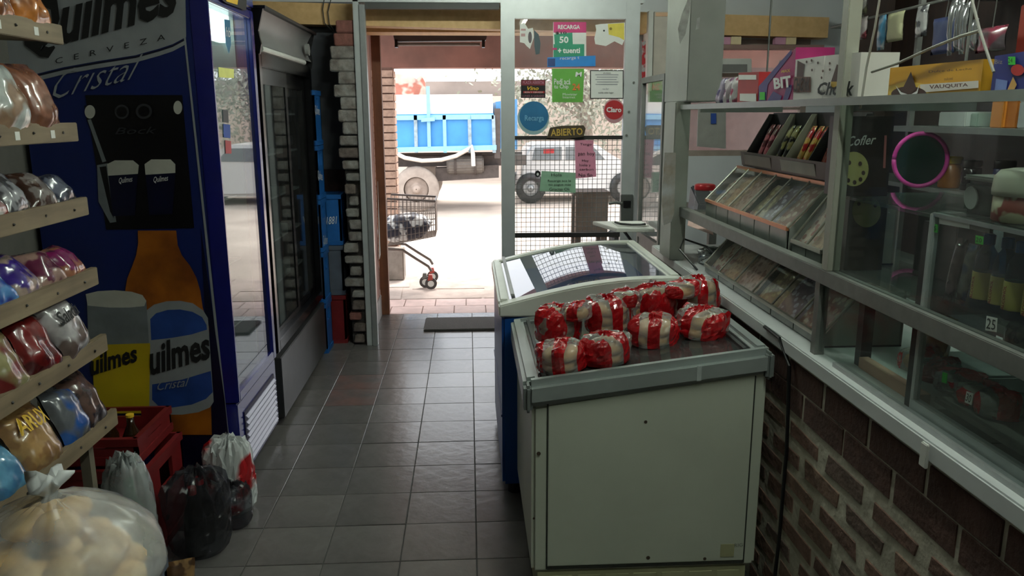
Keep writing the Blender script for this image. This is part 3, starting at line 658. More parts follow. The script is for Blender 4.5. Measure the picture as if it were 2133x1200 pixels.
B().lathe([(0.05, 0), (0.055, 0.02), (0.055, 0.26), (0.042, 0.31), (0.018, 0.36), (0.016, 0.42)], (-1.145, 2.50, 0.0), 18).out('bottle', M('green_bottle', (40, 92, 56), 0.15), t, smooth=True)
b = crinkle(0.072, 0.44, 21, amp=0.12, zf=4); b.xf(Matrix.Translation((-1.15, 2.50, 0.0))); b.out('plastic_bag', GLASS('milky_bag', tint=(.8, .82, .82), ior=1.35, rough=0.2, film=0.55, filmcol=(.62, .66, .66)), t, smooth=True)
root = thing('biscuit_bag', 'narrow clear bag of brown wafers standing on the floor', 'snack bag', (-0.93, 2.30, 0.005), rot=(math.radians(4), 0, math.radians(20)))
b = pillow(0.10, 0.24, 0.07, 33); b.xf(Matrix.Rotation(PI/2, 4, 'X') @ Matrix.Translation((0, 0.12, 0))); b.out('bag', bagmat('wafer_bag', (140, 108, 70), (84, 58, 36), 22), root, smooth=True)
# big bag of bread rolls in the left foreground, standing on a low crate
crate(-1.06, -0.74, 1.44, 1.76, 0.0, 0.284, red_cr, 'dark red crate at the base under the bread roll bag')
crate(-1.06, -0.74, 1.44, 1.76, 0.287, 0.284, grey_cr, 'grey crate directly under the bag of bread rolls')
BX, BY, BZ = -0.90, 1.60, 0.575
t = thing('bread_roll_bag', 'big translucent bag of bread rolls tied in a knot', 'bread bag', (BX, BY, BZ))
roll_m = M('bread_crust', (222, 178, 108), 0.6, var=0.2, scale=12, col2=(236, 206, 150), pat='soft', pscale=9, bump=0.15)
rr = random.Random(5)
for i in range(24):
    lv = i//10; rad = (0.128 if i % 10 else 0.02)*(1-0.25*lv); a = (i % 10)*2*PI/9+lv*0.4
    c = Vector((BX+rad*math.cos(a), BY+rad*math.sin(a), BZ+0.012+lv*0.062))
    g = B().lathe([(0.006, 0), (0.03, 0.004), (0.043, 0.022), (0.04, 0.042), (0.022, 0.056), (0.004, 0.058)], (0, 0, 0), 12, sx=1.25)
    g.xf(Matrix.Translation(c) @ Matrix.Rotation(rr.uniform(0, PI), 4, 'Z') @ Matrix.Rotation(rr.uniform(-.3, .3), 4, 'X')); g.out('bread_roll', roll_m, t, smooth=True)
bagm = GLASS('white_carrier_film', tint=(.97, .97, .97), ior=1.3, rough=0.22, film=0.54, filmcol=(.92, .93, .93))
b = B(); ofs = Vector((3.1, 8.2, 1.7))
prof = [(0.80, 0), (0.98, 0.06), (1.04, 0.2), (1.03, 0.38), (0.96, 0.55), (0.80, 0.70), (0.58, 0.82), (0.36, 0.91), (0.18, 0.97), (0.09, 1.0)]
def bfn(p, a):
    q = Vector((math.cos(a)*1.6, math.sin(a)*1.6, p.z*2)); n1 = 1-2*abs(noise.noise(q*1.6+ofs)); n2 = 1-2*abs(noise.noise(q*4+ofs))
    fold = math.sin(a*11+3*noise.noise(q+ofs))*0.06*max(0, (p.z-0.3))
    s = 1+0.05*n1+0.03*n2+fold
    return Vector((p.x*0.195*s, p.y*0.185*s, p.z*0.235*(1+0.05*n1)))
b.lathe(prof, seg=64, fn=bfn); b.xf(Matrix.Translation((BX, BY, BZ-0.001))); b.out('bag_film', bagm, t, smooth=True)
g = B().lathe([(0.02, 0), (0.014, 0.012), (0.022, 0.022), (0.036, 0.034), (0.045, 0.044), (0.02, 0.048)], (BX, BY, BZ+0.232), 22, fn=lambda p, a: Vector((p.x*(1+.3*math.sin(3*a)), p.y*(1+.3*math.cos(4*a)), p.z*(1+.25*math.sin(5*a)))))
g.out('knot', M('white_bag_knot', (205, 208, 208), 0.4), t, smooth=True)
# ---------------------------------------------------------------- entrance: aluminium frame, glazed leaf
YD = 5.45
d1 = thing('door_1', None, None, (0.2, YD, 0), kind='structure')
alu_w = M('pale_aluminium', (188, 192, 192), 0.42, 0.25, var=0.06, scale=12)
b = B().box(-0.738, -0.700, YD, YD+0.06, 0, 2.34); b.out('jamb', alu_w, d1, bevel=0.003)
b = B().box(-0.697, -0.660, YD-0.01, YD+0.05, 0, 2.30); b.out('jamb', alu, d1, bevel=0.003)
box('door_header', (-0.738, 1.17, YD, YD+0.06, 2.315, 2.36), alu_w, d1, 0.003)
box('header_gap_shade', (-0.66, 0.215, YD+0.005, YD+0.05, 2.275, 2.312), M('gap_shadow_grey', (70, 70, 68), 0.6), d1)  # dark bar stands in for the shaded gap below the header
X0, X1 = 0.222, 1.145
leaf = B(); leaf.box(X0, X0+0.092, YD-0.01, YD+0.04, 0.02, 2.34); leaf.box(X1-0.095, X1, YD-0.01, YD+0.04, 0.02, 2.34)
lf_o = leaf.out('stile', alu_w, d1, bevel=0.003)
box('top_rail', (X0+0.092, X1-0.095, YD-0.008, YD+0.038, 2.215, 2.34), alu_w, d1, 0.003)
box('bottom_rail', (X0+0.092, X1-0.095, YD-0.008, YD+0.038, 0.02, 0.16), alu_w, d1, 0.003)
zr1 = PY(YD)(1180, 287).z; zr2 = PY(YD)(1180, 490).z
dk_bar = M('bronze_bar', (52, 50, 48), 0.5, 0.3)
box('middle_bar', (X0+0.092, X1-0.095, YD+0.005, YD+0.03, zr1-0.013, zr1+0.013), dk_bar, d1)
box('lower_bar', (X0+0.092, X1-0.095, YD+0.005, YD+0.03, zr2-0.016, zr2+0.016), dk_bar, d1)
for z0, z1 in ((zr1+0.013, 2.215), (zr2+0.016, zr1-0.013), (0.16, zr2-0.016)): box('pane', (X0+0.092, X1-0.095, YD+0.014, YD+0.018, z0, z1), clear, d1)
g = B(); x = X0+0.105
while x < X1-0.1: g.box(x, x+0.0032, YD+0.045, YD+0.049, 0.16, zr1); x += 0.033
z = 0.17
while z < zr1: g.box(X0+0.09, X1-0.09, YD+0.042, YD+0.045, z, z+0.0032); z += 0.033
g.out('security_mesh', M('mesh_wire', (66, 68, 64), 0.5, 0.4), d1)
for u, v in ((1320, 172), (1310, 233), (1305, 282)): 
    p = PY(YD-0.011)(u, v); B().cyl(p, p+Vector((0, -0.006, 0)), 0.008, seg=10).out('rivet', alu_dull, d1)
# ---- notices on the door glass
DP = PY(YD+0.012); OFF = (0, -0.0012, 0); STP = (0, -0.0006, 0)
def notice(name, label, cat, outline, mat, art=(), texts=(), plane=DP, off=0.0):
    base = B().prism([plane(u, v)+Vector((0, -off, 0)) for u, v in outline], (0, -0.001, 0)).out(name, mat, label=label, cat=cat)
    if art: art_px(list(art), plane, base, off=(0, -0.0020-off, 0), step=STP)
    for tx in texts: text_px(tx[0], tx[1], plane, tx[2], base, (0, -0.0065-off, 0), shear=tx[3] if len(tx) > 3 else 0, bold=tx[4] if len(tx) > 4 else 0.0)
    return base
mag = M('magenta_print', (196, 36, 110), 0.5); grn = M('emerald_print', (22, 140, 104), 0.5); lime = M('leaf_green_print', (96, 168, 60), 0.5); sky = M('sky_blue_print', (20, 128, 205), 0.5)
notice('shoe_sticker', 'white shoe sole sticker on the door glass', 'sticker', [(1083, 52), (1092, 47), (1100, 60), (1110, 58), (1112, 78), (1104, 102), (1097, 96), (1092, 90), (1083, 88)], paper,
       [(ell(1104, 78, 4, 12), M('sole_grey', (90, 80, 84), 0.6)), ([(1085, 60), (1095, 60), (1095, 64), (1085, 64)], M('pinkish_text', (190, 150, 150), 0.6)), ([(1085, 70), (1094, 70), (1094, 76), (1085, 76)], MATS['pinkish_text'])])
notice('top_up_poster', 'pink white and green phone top-up poster on door glass', 'poster', rect(1152, 46, 1221, 120), paper,
       [(rect(1153, 46, 1221, 68), mag), (rect(1153, 92, 1217, 120), grn), ([(1154, 72), (1192, 68), (1193, 92), (1156, 97)], grn), (rect(1150, 100, 1160, 104), mag)],
       [('RECARGA', rect(1162, 52, 1208, 61), white_ink, 0, 0.03), ('$10', rect(1157, 66, 1180, 72), ink, 0, 0.02), ('50', rect(1165, 76, 1184, 90), white_ink, 0, 0.03), ('tuenti', rect(1172, 100, 1208, 111), white_ink, 0, 0.03), ('+', rect(1162, 101, 1169, 110), white_ink, 0, 0.05)])
notice('blue_strip', 'blue printed strip notice below the pink poster', 'sticker', [(1140, 120), (1240, 116), (1240, 138), (1140, 140)], sky, [(rect(1141, 122, 1156, 138), M('strip_navy', (20, 60, 120), 0.5))], [('recarga t', [(1166, 127), (1206, 125), (1206, 118), (1166, 120)], white_ink)], off=0.008)
notice('green_chip_poster', 'leaf green poster offering a phone chip on door glass', 'poster', [(1150, 213), (1214, 213), (1217, 143), (1150, 143)], lime, [], [
       ('Pedí acá', rect(1154, 164, 1188, 176), white_ink, 0, 0.01), ('tu Chip', rect(1154, 176, 1184, 187), white_ink, 0, 0.01), ('24', rect(1192, 174, 1208, 188), M('orange_print', (220, 120, 50), 0.5), 0, 0.03),
       ('M', rect(1198, 150, 1212, 160), white_ink, 0.1, 0.03), ('Movistar', rect(1172, 194, 1202, 199), white_ink), ('Internet', rect(1172, 200, 1198, 205), white_ink)])
notice('typed_notice', 'white typed notice with black border on door glass', 'notice', rect(1229, 146, 1299, 206), ink, [(rect(1231, 148, 1297, 204), paper)] + [(rect(1240+3*(i % 2), 155+5*i, 1288-2*(i % 3), 156.6+5*i), M('grey_text', (150, 150, 156), 0.7)) for i in range(5)],
       [('AVISO', rect(1256, 151, 1272, 154), ink), ('no fiar', rect(1255, 183, 1268, 187), MATS['grey_text']), ('cuide este lugar', rect(1246, 191, 1278, 196), ink)])
notice('black_sale_sign', 'small black sign with red bands on door glass', 'sign', rect(1085, 166, 1136, 204), ink, [(rect(1086, 167, 1135, 178), M('dark_red_print', (120, 24, 40), 0.5)), (rect(1090, 190, 1134, 194), red_ink)],
       [('PLAZA ABIERTA', rect(1089, 169, 1133, 175), M('mauve_text', (170, 110, 130), 0.6), 0, 0.02), ('Vino', rect(1098, 180, 1122, 188), yellow_ink, 0.3, 0.02), ('RON Y CERVEZA', rect(1093, 191, 1131, 193.6), white_ink), ('LUNES A SABADO', rect(1088, 198, 1133, 202), MATS['mauve_text'])])
lb = M('petrol_blue_print', (22, 104, 150), 0.5)
notice('recarga_disc', 'petrol blue round sticker lettered Recarga on door glass', 'sticker', ell(1111, 246, 33, 35), M('pale_teal_print', (150, 180, 185), 0.5), [(ell(1112, 242, 30, 31), lb)], [('Recarga', rect(1093, 240, 1133, 255), M('pale_blue_text', (110, 170, 205), 0.5), 0, 0.02)])
notice('claro_disc', 'round red sticker lettered Claro on door glass', 'sticker', ell(1279, 231, 22, 26), M('rose_print', (200, 150, 155), 0.5), [(ell(1279, 229, 20, 20), M('claro_red', (176, 30, 36), 0.5))], [('Claro', rect(1263, 223, 1294, 234), white_ink, 0, 0.03)])
notice('torn_sticker', 'torn white and yellow sticker in door glass corner', 'sticker', [(1240, 92), (1238, 80), (1242, 62), (1240, 52), (1252, 50), (1302, 47), (1301, 82), (1296, 94), (1280, 86), (1262, 96)], paper, [([(1266, 50), (1300, 48), (1300, 84), (1290, 78), (1268, 72)], M('sun_yellow', (225, 205, 80), 0.5)), (ell(1258, 64, 2, 2, 10), ink), (ell(1272, 60, 3, 3, 10), M('olive_dot', (140, 120, 40), 0.6))])
notice('grey_cutout', 'dark grey cut-out sticker under the shoe sticker', 'sticker', [(1112, 62), (1122, 72), (1126, 90), (1124, 112), (1116, 114), (1113, 96)], M('slate_sticker', (70, 86, 92), 0.6))
sg_ = thing('open_sign', 'dark wooden plank sign with yellow letters ABIERTO', 'sign', PY(YD-0.012)(1180, 288))
pl = PY(YD-0.016)
B().prism([pl(*p) for p in [(1139, 288), (1146, 266), (1170, 262), (1216, 261), (1220, 268), (1216, 285), (1180, 290)]], (0, 0.014, 0)).out('plank', M('dark_sign_wood', (70, 58, 42), 0.7, var=0.3), sg_, bevel=0.002)
text_px('ABIERTO', [(1147, 284), (1214, 281), (1213, 266), (1147, 269)], pl, M('sign_yellow', (196, 160, 70), 0.6), sg_, (0, -0.0025, 0), bold=0.02)
pinkp = M('pink_note_paper', (215, 140, 165), 0.8); greenp = M('green_note_paper', (150, 190, 160), 0.8)
notice('pink_note', 'tall pink handwritten note on the door mesh', 'notice', [(1199, 372), (1242, 368), (1240, 318), (1236, 314), (1236, 292), (1197, 290)], pinkp, [], [('Tengo', rect(1208, 298, 1232, 304), ink), ('pan hoy', rect(1204, 316, 1238, 326), ink), ('Hay', rect(1212, 332, 1226, 338), ink), ('hielo y', rect(1207, 341, 1230, 348), ink), ('carbon', rect(1207, 350, 1236, 355), ink), ('No fio', rect(1205, 361, 1234, 368), ink)])
notice('green_note', 'pale green handwritten note on the door mesh', 'notice', [(1124, 398), (1199, 402), (1199, 360), (1128, 356)], greenp, [], [('Hola', rect(1148, 361, 1170, 367), ink), ('Recarga aca le', rect(1141, 374, 1189, 380), ink), ('no pague más', rect(1143, 382, 1189, 388), ink), ('Gracias Ok', rect(1144, 391, 1187, 397), ink)])
notice('round_magnet', 'small black round magnet beside the green note', 'magnet', ell(1120, 362, 6, 7, 16), ink, [(ell(1120, 363, 2.4, 3, 12), white_ink)])
# black door lock box
lk = thing('lock_box', 'grey lock box on the glazed door stile', 'lock', PY(YD-0.02)(1290, 455))
B().prism([PY(YD-0.012)(*p) for p in [(1292, 405), (1318, 405), (1316, 468), (1292, 468)]], (0, -0.03, 0)).out('case', M('lock_grey', (84, 86, 84), 0.5), lk, bevel=0.004)
B().prism([PY(YD-0.043)(*p) for p in [(1298, 418), (1314, 418), (1313, 432), (1298, 432)]], (0, -0.008, 0)).out('plate', black_pl, lk, bevel=0.002)
B().tube([PY(YD-0.05)(*p) for p in [(1296, 424), (1282, 422), (1268, 424)]], 0.010, 8).out('lever', alu_dull, lk)
# door mat
mt = box('door_mat', (-0.36, 0.42, 5.80, 6.17, 0.001, 0.016), M('grey_mat', (84, 82, 80), 0.95, var=0.2, scale=80, bump=0.6, bscale=250), bevel=0.006, label='flat grey rubber door mat on the tiled threshold', cat='door mat')
# ---------------------------------------------------------------- porch outside the doorway
brownp = M('porch_brown_paint', (150, 104, 90), 0.85, var=0.2, scale=4, col2=(128, 92, 80), pat='soft', pscale=3)
rosy = M('porch_wall_paint', (168, 132, 122), 0.85, var=0.2, scale=5)
pw = B(); pw.mi = 0; pw.box(-0.86, -0.735, 5.95, 6.33, 0.17, 2.6); pw.mi = 1; pw.box(-0.86, -0.725, 5.95, 6.33, 0.0, 0.17)
pw.out('wall_porch', [rosy, M('grey_plinth', (150, 148, 146), 0.7)], kind='structure')
box('baseboard_reveal', (-0.738, -0.72, 5.52, 5.95, 0, 0.15), M('reveal_plinth', (150, 150, 148), 0.7), kind='structure')
box('wall_reveal', (-0.74, -0.722, 5.52, 5.95, 0.15, 2.2), rosy, kind='structure')
p = PX(-0.721)
po = B().prism([p(*q) for q in [(783, 215), (793, 216), (799, 500), (795, 520), (790, 540)]], (0.002, 0, 0)).out('white_poster', paper, label='long white paper pasted on the reveal by the doorway', cat='poster')
wp = M('brown_wood_post', (126, 78, 48), 0.6, var=0.2, col2=(100, 60, 40), pat='woodz', pscale=2)
box('porch_post', (-0.735, -0.665, 6.34, 6.41, 0.0, 2.5), wp, label='slim brown wooden post standing at the porch edge', cat='post', bevel=0.004)
brkp = M('pale_brick', (190, 158, 138), 0.9, var=0.25, scale=20, bump=0.4); 
pc = box('wall_porch_column', (-0.99, -0.735, 8.02, 8.28, 0.0, 2.05), M('column_mortar', (120, 92, 80), 0.95, var=0.2), kind='structure')
for k in range(27):
    z = 0.01+k*0.075
    for s in ((-0.995, -0.87), (-0.862, -0.727)):
        j = random.uniform(-.004, .004); B().box(s[0]+j, s[1]+j, 8.0, 8.24, z, z+0.062).out('brick', brkp, pc)
    B().box(-0.734, -0.722, 8.03, 8.26, z, z+0.06).out('brick', brkp, pc)
lint = B(); lint.box(-1.2, 6.5, 8.02, 8.28, 2.05, 2.75); lint.out('wall_porch_lintel', brownp, kind='structure')
box('wall_porch_far', (1.62, 6.5, 8.02, 8.28, 0, 2.05), M('porch_far_paint', (112, 92, 86), 0.85, var=0.15), kind='structure')
box('ceiling_porch', (-1.2, 6.5, 5.95, 8.3, 2.62, 2.72), M('porch_ceiling', (140, 112, 100), 0.9), kind='structure')
tb = thing('trim_3', None, None, (0, 6.06, 2.2), kind='structure')
tb_o = box('beam', (-0.86, 2.8, 5.955, 6.20, 2.178, 2.345), beam_m, tb)
for k in range(8):
    x0 = -0.66+k*0.119; B().box(x0, x0+0.112, 6.20, 6.30, 2.188, 2.24).out('brick', M('porch_brick', (160, 116, 104), 0.9, var=0.2), tb)
box('header_panel', (-0.86, 2.8, 6.21, 6.27, 2.24, 2.62), brownp, tb)
# fluorescent fixture outside, unlit
fx = thing('fluorescent_fixture', 'unlit grey fluorescent batten under the porch beam', 'lamp', (-0.05, 6.42, 2.06))
FP = PY(6.40)
B().prism([FP(*q) for q in [(818, 69), (1016, 69), (1012, 84), (822, 86)]], (0, 0.10, 0)).out('housing', M('fixture_grey', (96, 92, 88), 0.5), fx, bevel=0.004)
B().cyl(FP(826, 91)+Vector((0, .05, 0)), FP(1000, 91)+Vector((0, .05, 0)), 0.013, seg=12).out('lamp_tube', M('dead_tube', (170, 160, 150), 0.3), fx)
for u in (822, 1004): B().prism([FP(u, 82), FP(u+6, 82), FP(u+6, 98), FP(u, 98)], (0, 0.09, 0)).out('end_cap', black_pl, fx)
for u in (840, 990): B().cyl(FP(u, 70)+Vector((0, .05, 0)), FP(u, 70)+Vector((0, -0.12, .075)), 0.006, seg=6).out('hanger', alu_dull, fx)
# ---------------------------------------------------------------- ground outside
dirt = M('dusty_ground', (196, 182, 168), 0.95, var=0.15, scale=1.5, col2=(176, 160, 148), pat='soft', pscale=0.7, bump=0.3, bscale=6)
box('floor_street', (-30, 30, 6.9, 60, -0.12, -0.012), dirt, kind='structure')
pstep = box('floor_porch', (-1.2, 2.8, 6.36, 6.9, -0.1, -0.010), M('porch_mortar', (150, 130, 122), 0.9), kind='structure')
pk = M('pink_tile', (196, 168, 160), 0.6, var=0.15)
for k in range(15):
    for j in range(2):
        x0 = -1.2+k*0.266+(0.1 if j else 0); B().box(x0, min(x0+0.258, 2.79), 6.37+j*0.262, 6.37+j*0.262+0.255, -0.012, -0.002).out('tile', pk, pstep)
stn = M('cracked_slab', (186, 170, 160), 0.95, var=0.2, scale=8, bump=0.5, bscale=20)
sl_ = box('floor_pavement', (-1.5, 2.8, 6.9, 7.95, -0.10, -0.008), stn, kind='structure')
for k, (x0, x1, y0, y1) in enumerate([(-1.45, -.62, 6.92, 7.4), (-.6, .1, 6.92, 7.3), (.12, .9, 6.92, 7.35), (-.55, .3, 7.33, 7.92), (.33, 1.1, 7.38, 7.92), (-1.45, -.58, 7.42, 7.92), (.92, 1.9, 6.92, 7.34), (1.13, 2.3, 7.38, 7.92)]):
    B().hexa([(x0, y0, -.02), (x1, y0+random.uniform(-.02, .02), -.02), (x1-.02, y1, -.02), (x0+.01, y1, -.02)], [(x0, y0, -.004), (x1, y0, -.003), (x1-.02, y1, -.005), (x0+.01, y1, -.003)]).out('slab', stn, sl_, bevel=0.003)
cb = box('concrete_block', (-0.87, -0.69, 7.98, 8.01, 0.0, 0.001), stn) if False else None
B().box(-0.86, -0.655, 7.74, 7.97, -0.005, 0.30).out('concrete_block', M('grey_concrete', (150, 140, 130), 0.9, var=0.2, bump=0.4), label='low grey concrete block at the foot of the brick column', cat='block', bevel=0.01)
# ---------------------------------------------------------------- shopping cart
ct = thing('shopping_cart', 'wire shopping cart loaded with a sack outside the doorway', 'cart', (-0.62, 7.5, 0))
wire = M('cart_wire', (120, 112, 106), 0.35, 0.7)
y0, y1 = 7.28, 7.68; CP = PY(y0)
tl, tr_, br_, bl_ = CP(806, 414), CP(906, 419), CP(907, 492), CP(806, 512)
g = B()
for yy in (y0, y1):
    o = Vector((0, yy-y0, 0))
    for i in range(13):
        s = i/12; g.cyl(tl.lerp(tr_, s)+o, bl_.lerp(br_, s)+o, 0.0035, seg=5)
    for j in range(1, 6): g.cyl(tl.lerp(bl_, j/6)+o, tr_.lerp(br_, j/6)+o, 0.003, seg=5)
for i in range(9):
    o = Vector((0, (y1-y0)*i/8, 0)); g.cyl(tr_+o, br_+o, 0.0035, seg=5); g.cyl(bl_+o, br_+o, 0.0035, seg=5)
for j in range(5): g.cyl(tr_.lerp(br_, j/5), tr_.lerp(br_, j/5)+Vector((0, y1-y0, 0)), 0.003, seg=5)
g.out('wire_basket', wire, ct)
rm = B(); o = Vector((0, y1-y0, 0)); rm.tube([tl, tr_, tr_+o, tl+o], 0.010, 8); rm.out('rim', M('cart_rim', (96, 88, 84), 0.4, 0.4), ct)
for yy in (0.03, y1-y0-0.03):
    o = Vector((0, yy, 0)); B().tube([CP(806, 520)+o, CP(838, 522)+o, CP(866, 540)+o, CP(892, 556)+o, CP(898, 566)+o], 0.013, 8).out('frame_tube', wire, ct)
    for (u, v, dd) in ((897, 573, 0), (884, 568, 0.02)):
        if dd and yy > 0.1: continue
        c = CP(u, v)+o+Vector((0, dd*4, 0)); c.z = 0.052
        w_ = B().cyl(c-Vector((0, .014, 0)), c+Vector((0, .014, 0)), 0.056, seg=20).out('wheel', M('cart_tyre', (70, 66, 64), 0.6), ct, bevel=0.004)
        B().cyl(c-Vector((0, .017, 0)), c+Vector((0, .017, 0)), 0.030, seg=16).out('hub', white_pl, w_)
        B().prism([c+Vector(q) for q in ((-.03, -.022, .03), (.02, -.022, .04), (.012, -.022, .085), (-.02, -.022, .085))], (0, .044, 0)).out('fork', M('cart_fork_red', (170, 70, 60), 0.5) if not dd else alu_dull, ct)
B().tube([CP(806, 530), CP(790, 560), CP(780, 585)], 0.013, 8).out('frame_tube', wire, ct)
c = CP(782, 573); c.z = 0.052
B().cyl(c-Vector((0, .014, 0)), c+Vector((0, .014, 0)), 0.056, seg=20).out('wheel', MATS['cart_tyre'], ct)
c2_ = c+Vector((0, y1-y0-.03, 0)); B().cyl(c2_-Vector((0, .014, 0)), c2_+Vector((0, .014, 0)), 0.056, seg=20).out('wheel', MATS['cart_tyre'], ct)
root = thing('coal_sack', 'white and black printed sack lying in the shopping cart', 'sack', CP(848, 508)+Vector((0, 0.2, 0.005)), rot=(0, math.radians(-6), 0))
b = pillow(0.52, 0.34, 0.24, 71, n=14, crimp=0.03, rough=0.012); b.xf(Matrix.Translation((-0.02, 0, 0.125))); b.out('sack', M('sack_print', (206, 206, 202), 0.5, col2=(40, 42, 56), pat='noise', pscale=9, var=0.2), root, smooth=True)
# ---------------------------------------------------------------- truck across the street
tk = thing('cargo_truck', 'blue cargo truck with white tarpaulin parked across the street', 'truck', (-0.4, 14.0, 0))
YT = 13.45; TP = PY(YT)
tblue = M('truck_blue', (70, 150, 215), 0.5, var=0.15, scale=3); tblue2 = M('truck_blue_pale', (140, 195, 228), 0.5, var=0.1); tdark = M('truck_chassis', (84, 76, 72), 0.8, var=0.2)
def tp(name, pts, mat, dy, th, **k): return B().prism([TP(u, v)+Vector((0, dy, 0)) for u, v in pts], (0, th, 0)).out(name, mat, tk, **k)
tp('bed_side', [(700, 240), (1028, 236), (1028, 304), (700, 312)], tblue, 0.0, 0.08)
tp('bed_far_side', [(700, 240), (1028, 236), (1028, 304), (700, 312)], tblue, 2.1, 0.08)
tp('bed_floor', [(700, 306), (1028, 300), (1028, 312), (700, 318)], tdark, 0.08, 2.0)
tp('tarpaulin', [(700, 198), (1026, 196), (1027, 237), (700, 241)], M('white_tarpaulin', (225, 222, 215), 0.8, var=0.08), 0.02, 2.1)
tp('top_rail', [(700, 242), (1028, 238), (1028, 248), (700, 252)], tblue2, -0.05, 0.05)
tp('bottom_rail', [(700, 310), (1034, 302), (1034, 312), (700, 320)], tblue2, -0.06, 0.06)
for u in (772, 862, 922, 974, 1024):
    tp('bed_stake', [(u, 240), (u+7, 240), (u+9, 318), (u+2, 318)], M('stake_paint', (150, 170, 180), 0.6, var=0.3) if u != 922 else tblue2, -0.05, 0.05)
tp('bed_post', [(888, 180), (895, 180), (898, 306), (891, 306)], tblue2, -0.07, 0.05)
tp('panel_latch', [(878, 246), (906, 244), (906, 252), (878, 254)], tblue2, -0.11, 0.04)
tp('chassis_beam', [(700, 330), (1100, 325), (1100, 347), (700, 352)], tdark, 0.35, 0.15)
tp('chassis_beam', [(700, 330), (1100, 325), (1100, 347), (700, 352)], tdark, 1.5, 0.15)
tp('under_panel', [(906, 352), (1040, 345), (1040, 372), (906, 380)], tdark, 0.2, 0.3)
c = TP(930, 345)+Vector((0, .25, 0)); e = TP(1008, 343)+Vector((0, .25, 0))
B().cyl(c, e, 0.17, seg=20).out('fuel_tank', M('tank_grey', (110, 104, 98), 0.5, var=0.2), tk, bevel=0.03)
for u in (948, 990): B().cyl(TP(u, 345)+Vector((-.02, .25, 0)), TP(u, 345)+Vector((.02, .25, 0)), 0.176, seg=20).out('tank_strap', tdark, tk)
tyre = M('dusty_tyre', (170, 158, 148), 0.9, var=0.15, scale=12); rimm = M('dusty_rim', (176, 160, 148), 0.6, var=0.2)
def wheel(par, c, r, w, tm_, rm_):
    prof = [(r*.55, -w/2), (r*.9, -w/2), (r, -w*.32), (r, w*.32), (r*.9, w/2), (r*.55, w/2)]
    b = B().lathe(prof, (0, 0, 0), 32, caps=False); b.xf(Matrix.Translation(c) @ Matrix.Rotation(PI/2, 4, 'X')); t_ = b.out('wheel', tm_, par, smooth=True)
    b = B().lathe([(r*.56, 0.02), (r*.50, w*.30), (r*.30, w*.12), (r*.2, w*.3), (r*.16, w*.42), (0.01, w*.44)], (0, 0, 0), 24, caps=False); b.xf(Matrix.Translation(c) @ Matrix.Rotation(PI/2, 4, 'X')); rr_ = b.out('rim', rm_, t_, smooth=True)
wc = TP(867, 395); rw = wc.z+0.012
for u in (867,):
    q = TP(u, 395); q.z = rw-0.012
    wheel(tk, q+Vector((0, .12, 0)), rw, 0.24, tyre, rimm); wheel(tk, q+Vector((0, 1.95, 0)), rw, 0.24, tyre, rimm)
tp('headboard', [(1033, 310), (1033, 212), (1078, 206), (1078, 312)], M('cab_blue', (80, 140, 190), 0.4), 0.05, 2.0)
tp('headboard_rack', [(1030, 226), (1042, 226), (1042, 330), (1030, 330)], tdark, -0.02, 0.06)
B().tube([TP(u, v)+Vector((0, -.12, 0)) for u, v in [(820, 316), (845, 328), (880, 334), (920, 332), (950, 324), (972, 312), (982, 304), (985, 320), (986, 345)]], 0.035, 7).out('rope', M('pale_rope', (215, 208, 198), 0.8), tk)
# background across the street
hb = M('street_wall_pale', (206, 190, 178), 0.9, var=0.15, scale=1.2)
BP = PY(20.0)
B().prism([BP(*q) for q in [(600, 395), (1400, 395), (1400, 200), (600, 200)]], (0, 0.3, 0)).out('street_wall', hb, label='pale rendered wall on the far side of the street', cat='wall')
B().prism([BP(*q)+Vector((0, .5, 0)) for q in [(884, 392), (1400, 392), (1400, 165), (884, 168)]], (0, 0.3, 0)).out('concrete_wall', M('grey_street_wall', (150, 138, 130), 0.9, var=0.2, scale=1.5), label='higher grey concrete wall behind the truck bed', cat='wall')
rb = M('ruin_brick', (186, 120, 104), 0.9, var=0.3, scale=3, col2=(214, 196, 182), pat='noise', pscale=2.5)
B().prism([BP(*q)+Vector((0, 1.2, 0)) for q in [(600, 392), (880, 392), (880, 168), (872, 152), (860, 160), (846, 148), (830, 150), (600, 130)]], (0, 0.4, 0)).out('ruined_wall', rb, label='broken red brick wall behind the truck', cat='wall')
# white car seen through the door mesh
cr = thing('white_car', 'white hatchback parked outside behind the glazed door', 'car', (2.2, 15.4, 0))
wcar = M('car_white', (205, 206, 204), 0.3, var=0.04, coat=0.4); YC = 14.7; KP = PY(YC)
prof = [(1082, 404), (1084, 365), (1092, 332), (1102, 306), (1112, 300), (1240, 298), (1275, 330), (1330, 345), (1342, 404)]
B().prism([KP(*q) for q in prof], (0, 1.5, 0)).out('body', wcar, cr, bevel=0.05)
B().prism([KP(*q)+Vector((0, -.012, 0)) for q in [(1108, 334), (1114, 308), (1170, 306), (1170, 334)]], (0, .008, 0)).out('side_window', M('car_window', (120, 126, 128), 0.1), cr)
B().prism([KP(*q)+Vector((0, -.012, 0)) for q in [(1178, 334), (1178, 306), (1236, 306), (1260, 332)]], (0, .008, 0)).out('side_window', MATS['car_window'], cr)
B().prism([KP(*q)+Vector((0, -.02, 0)) for q in [(1132, 320), (1154, 319), (1154, 310), (1132, 311)]], (0, .012, 0)).out('red_lamp', red_ink, cr)
for u in (1105, 1300):
    q = KP(u, 404); q.z = 0.27
    wheel(cr, q+Vector((0, .02, 0)), 0.28, 0.18, black_pl, alu); wheel(cr, q+Vector((0, 1.4, 0)), 0.28, 0.18, black_pl, alu)

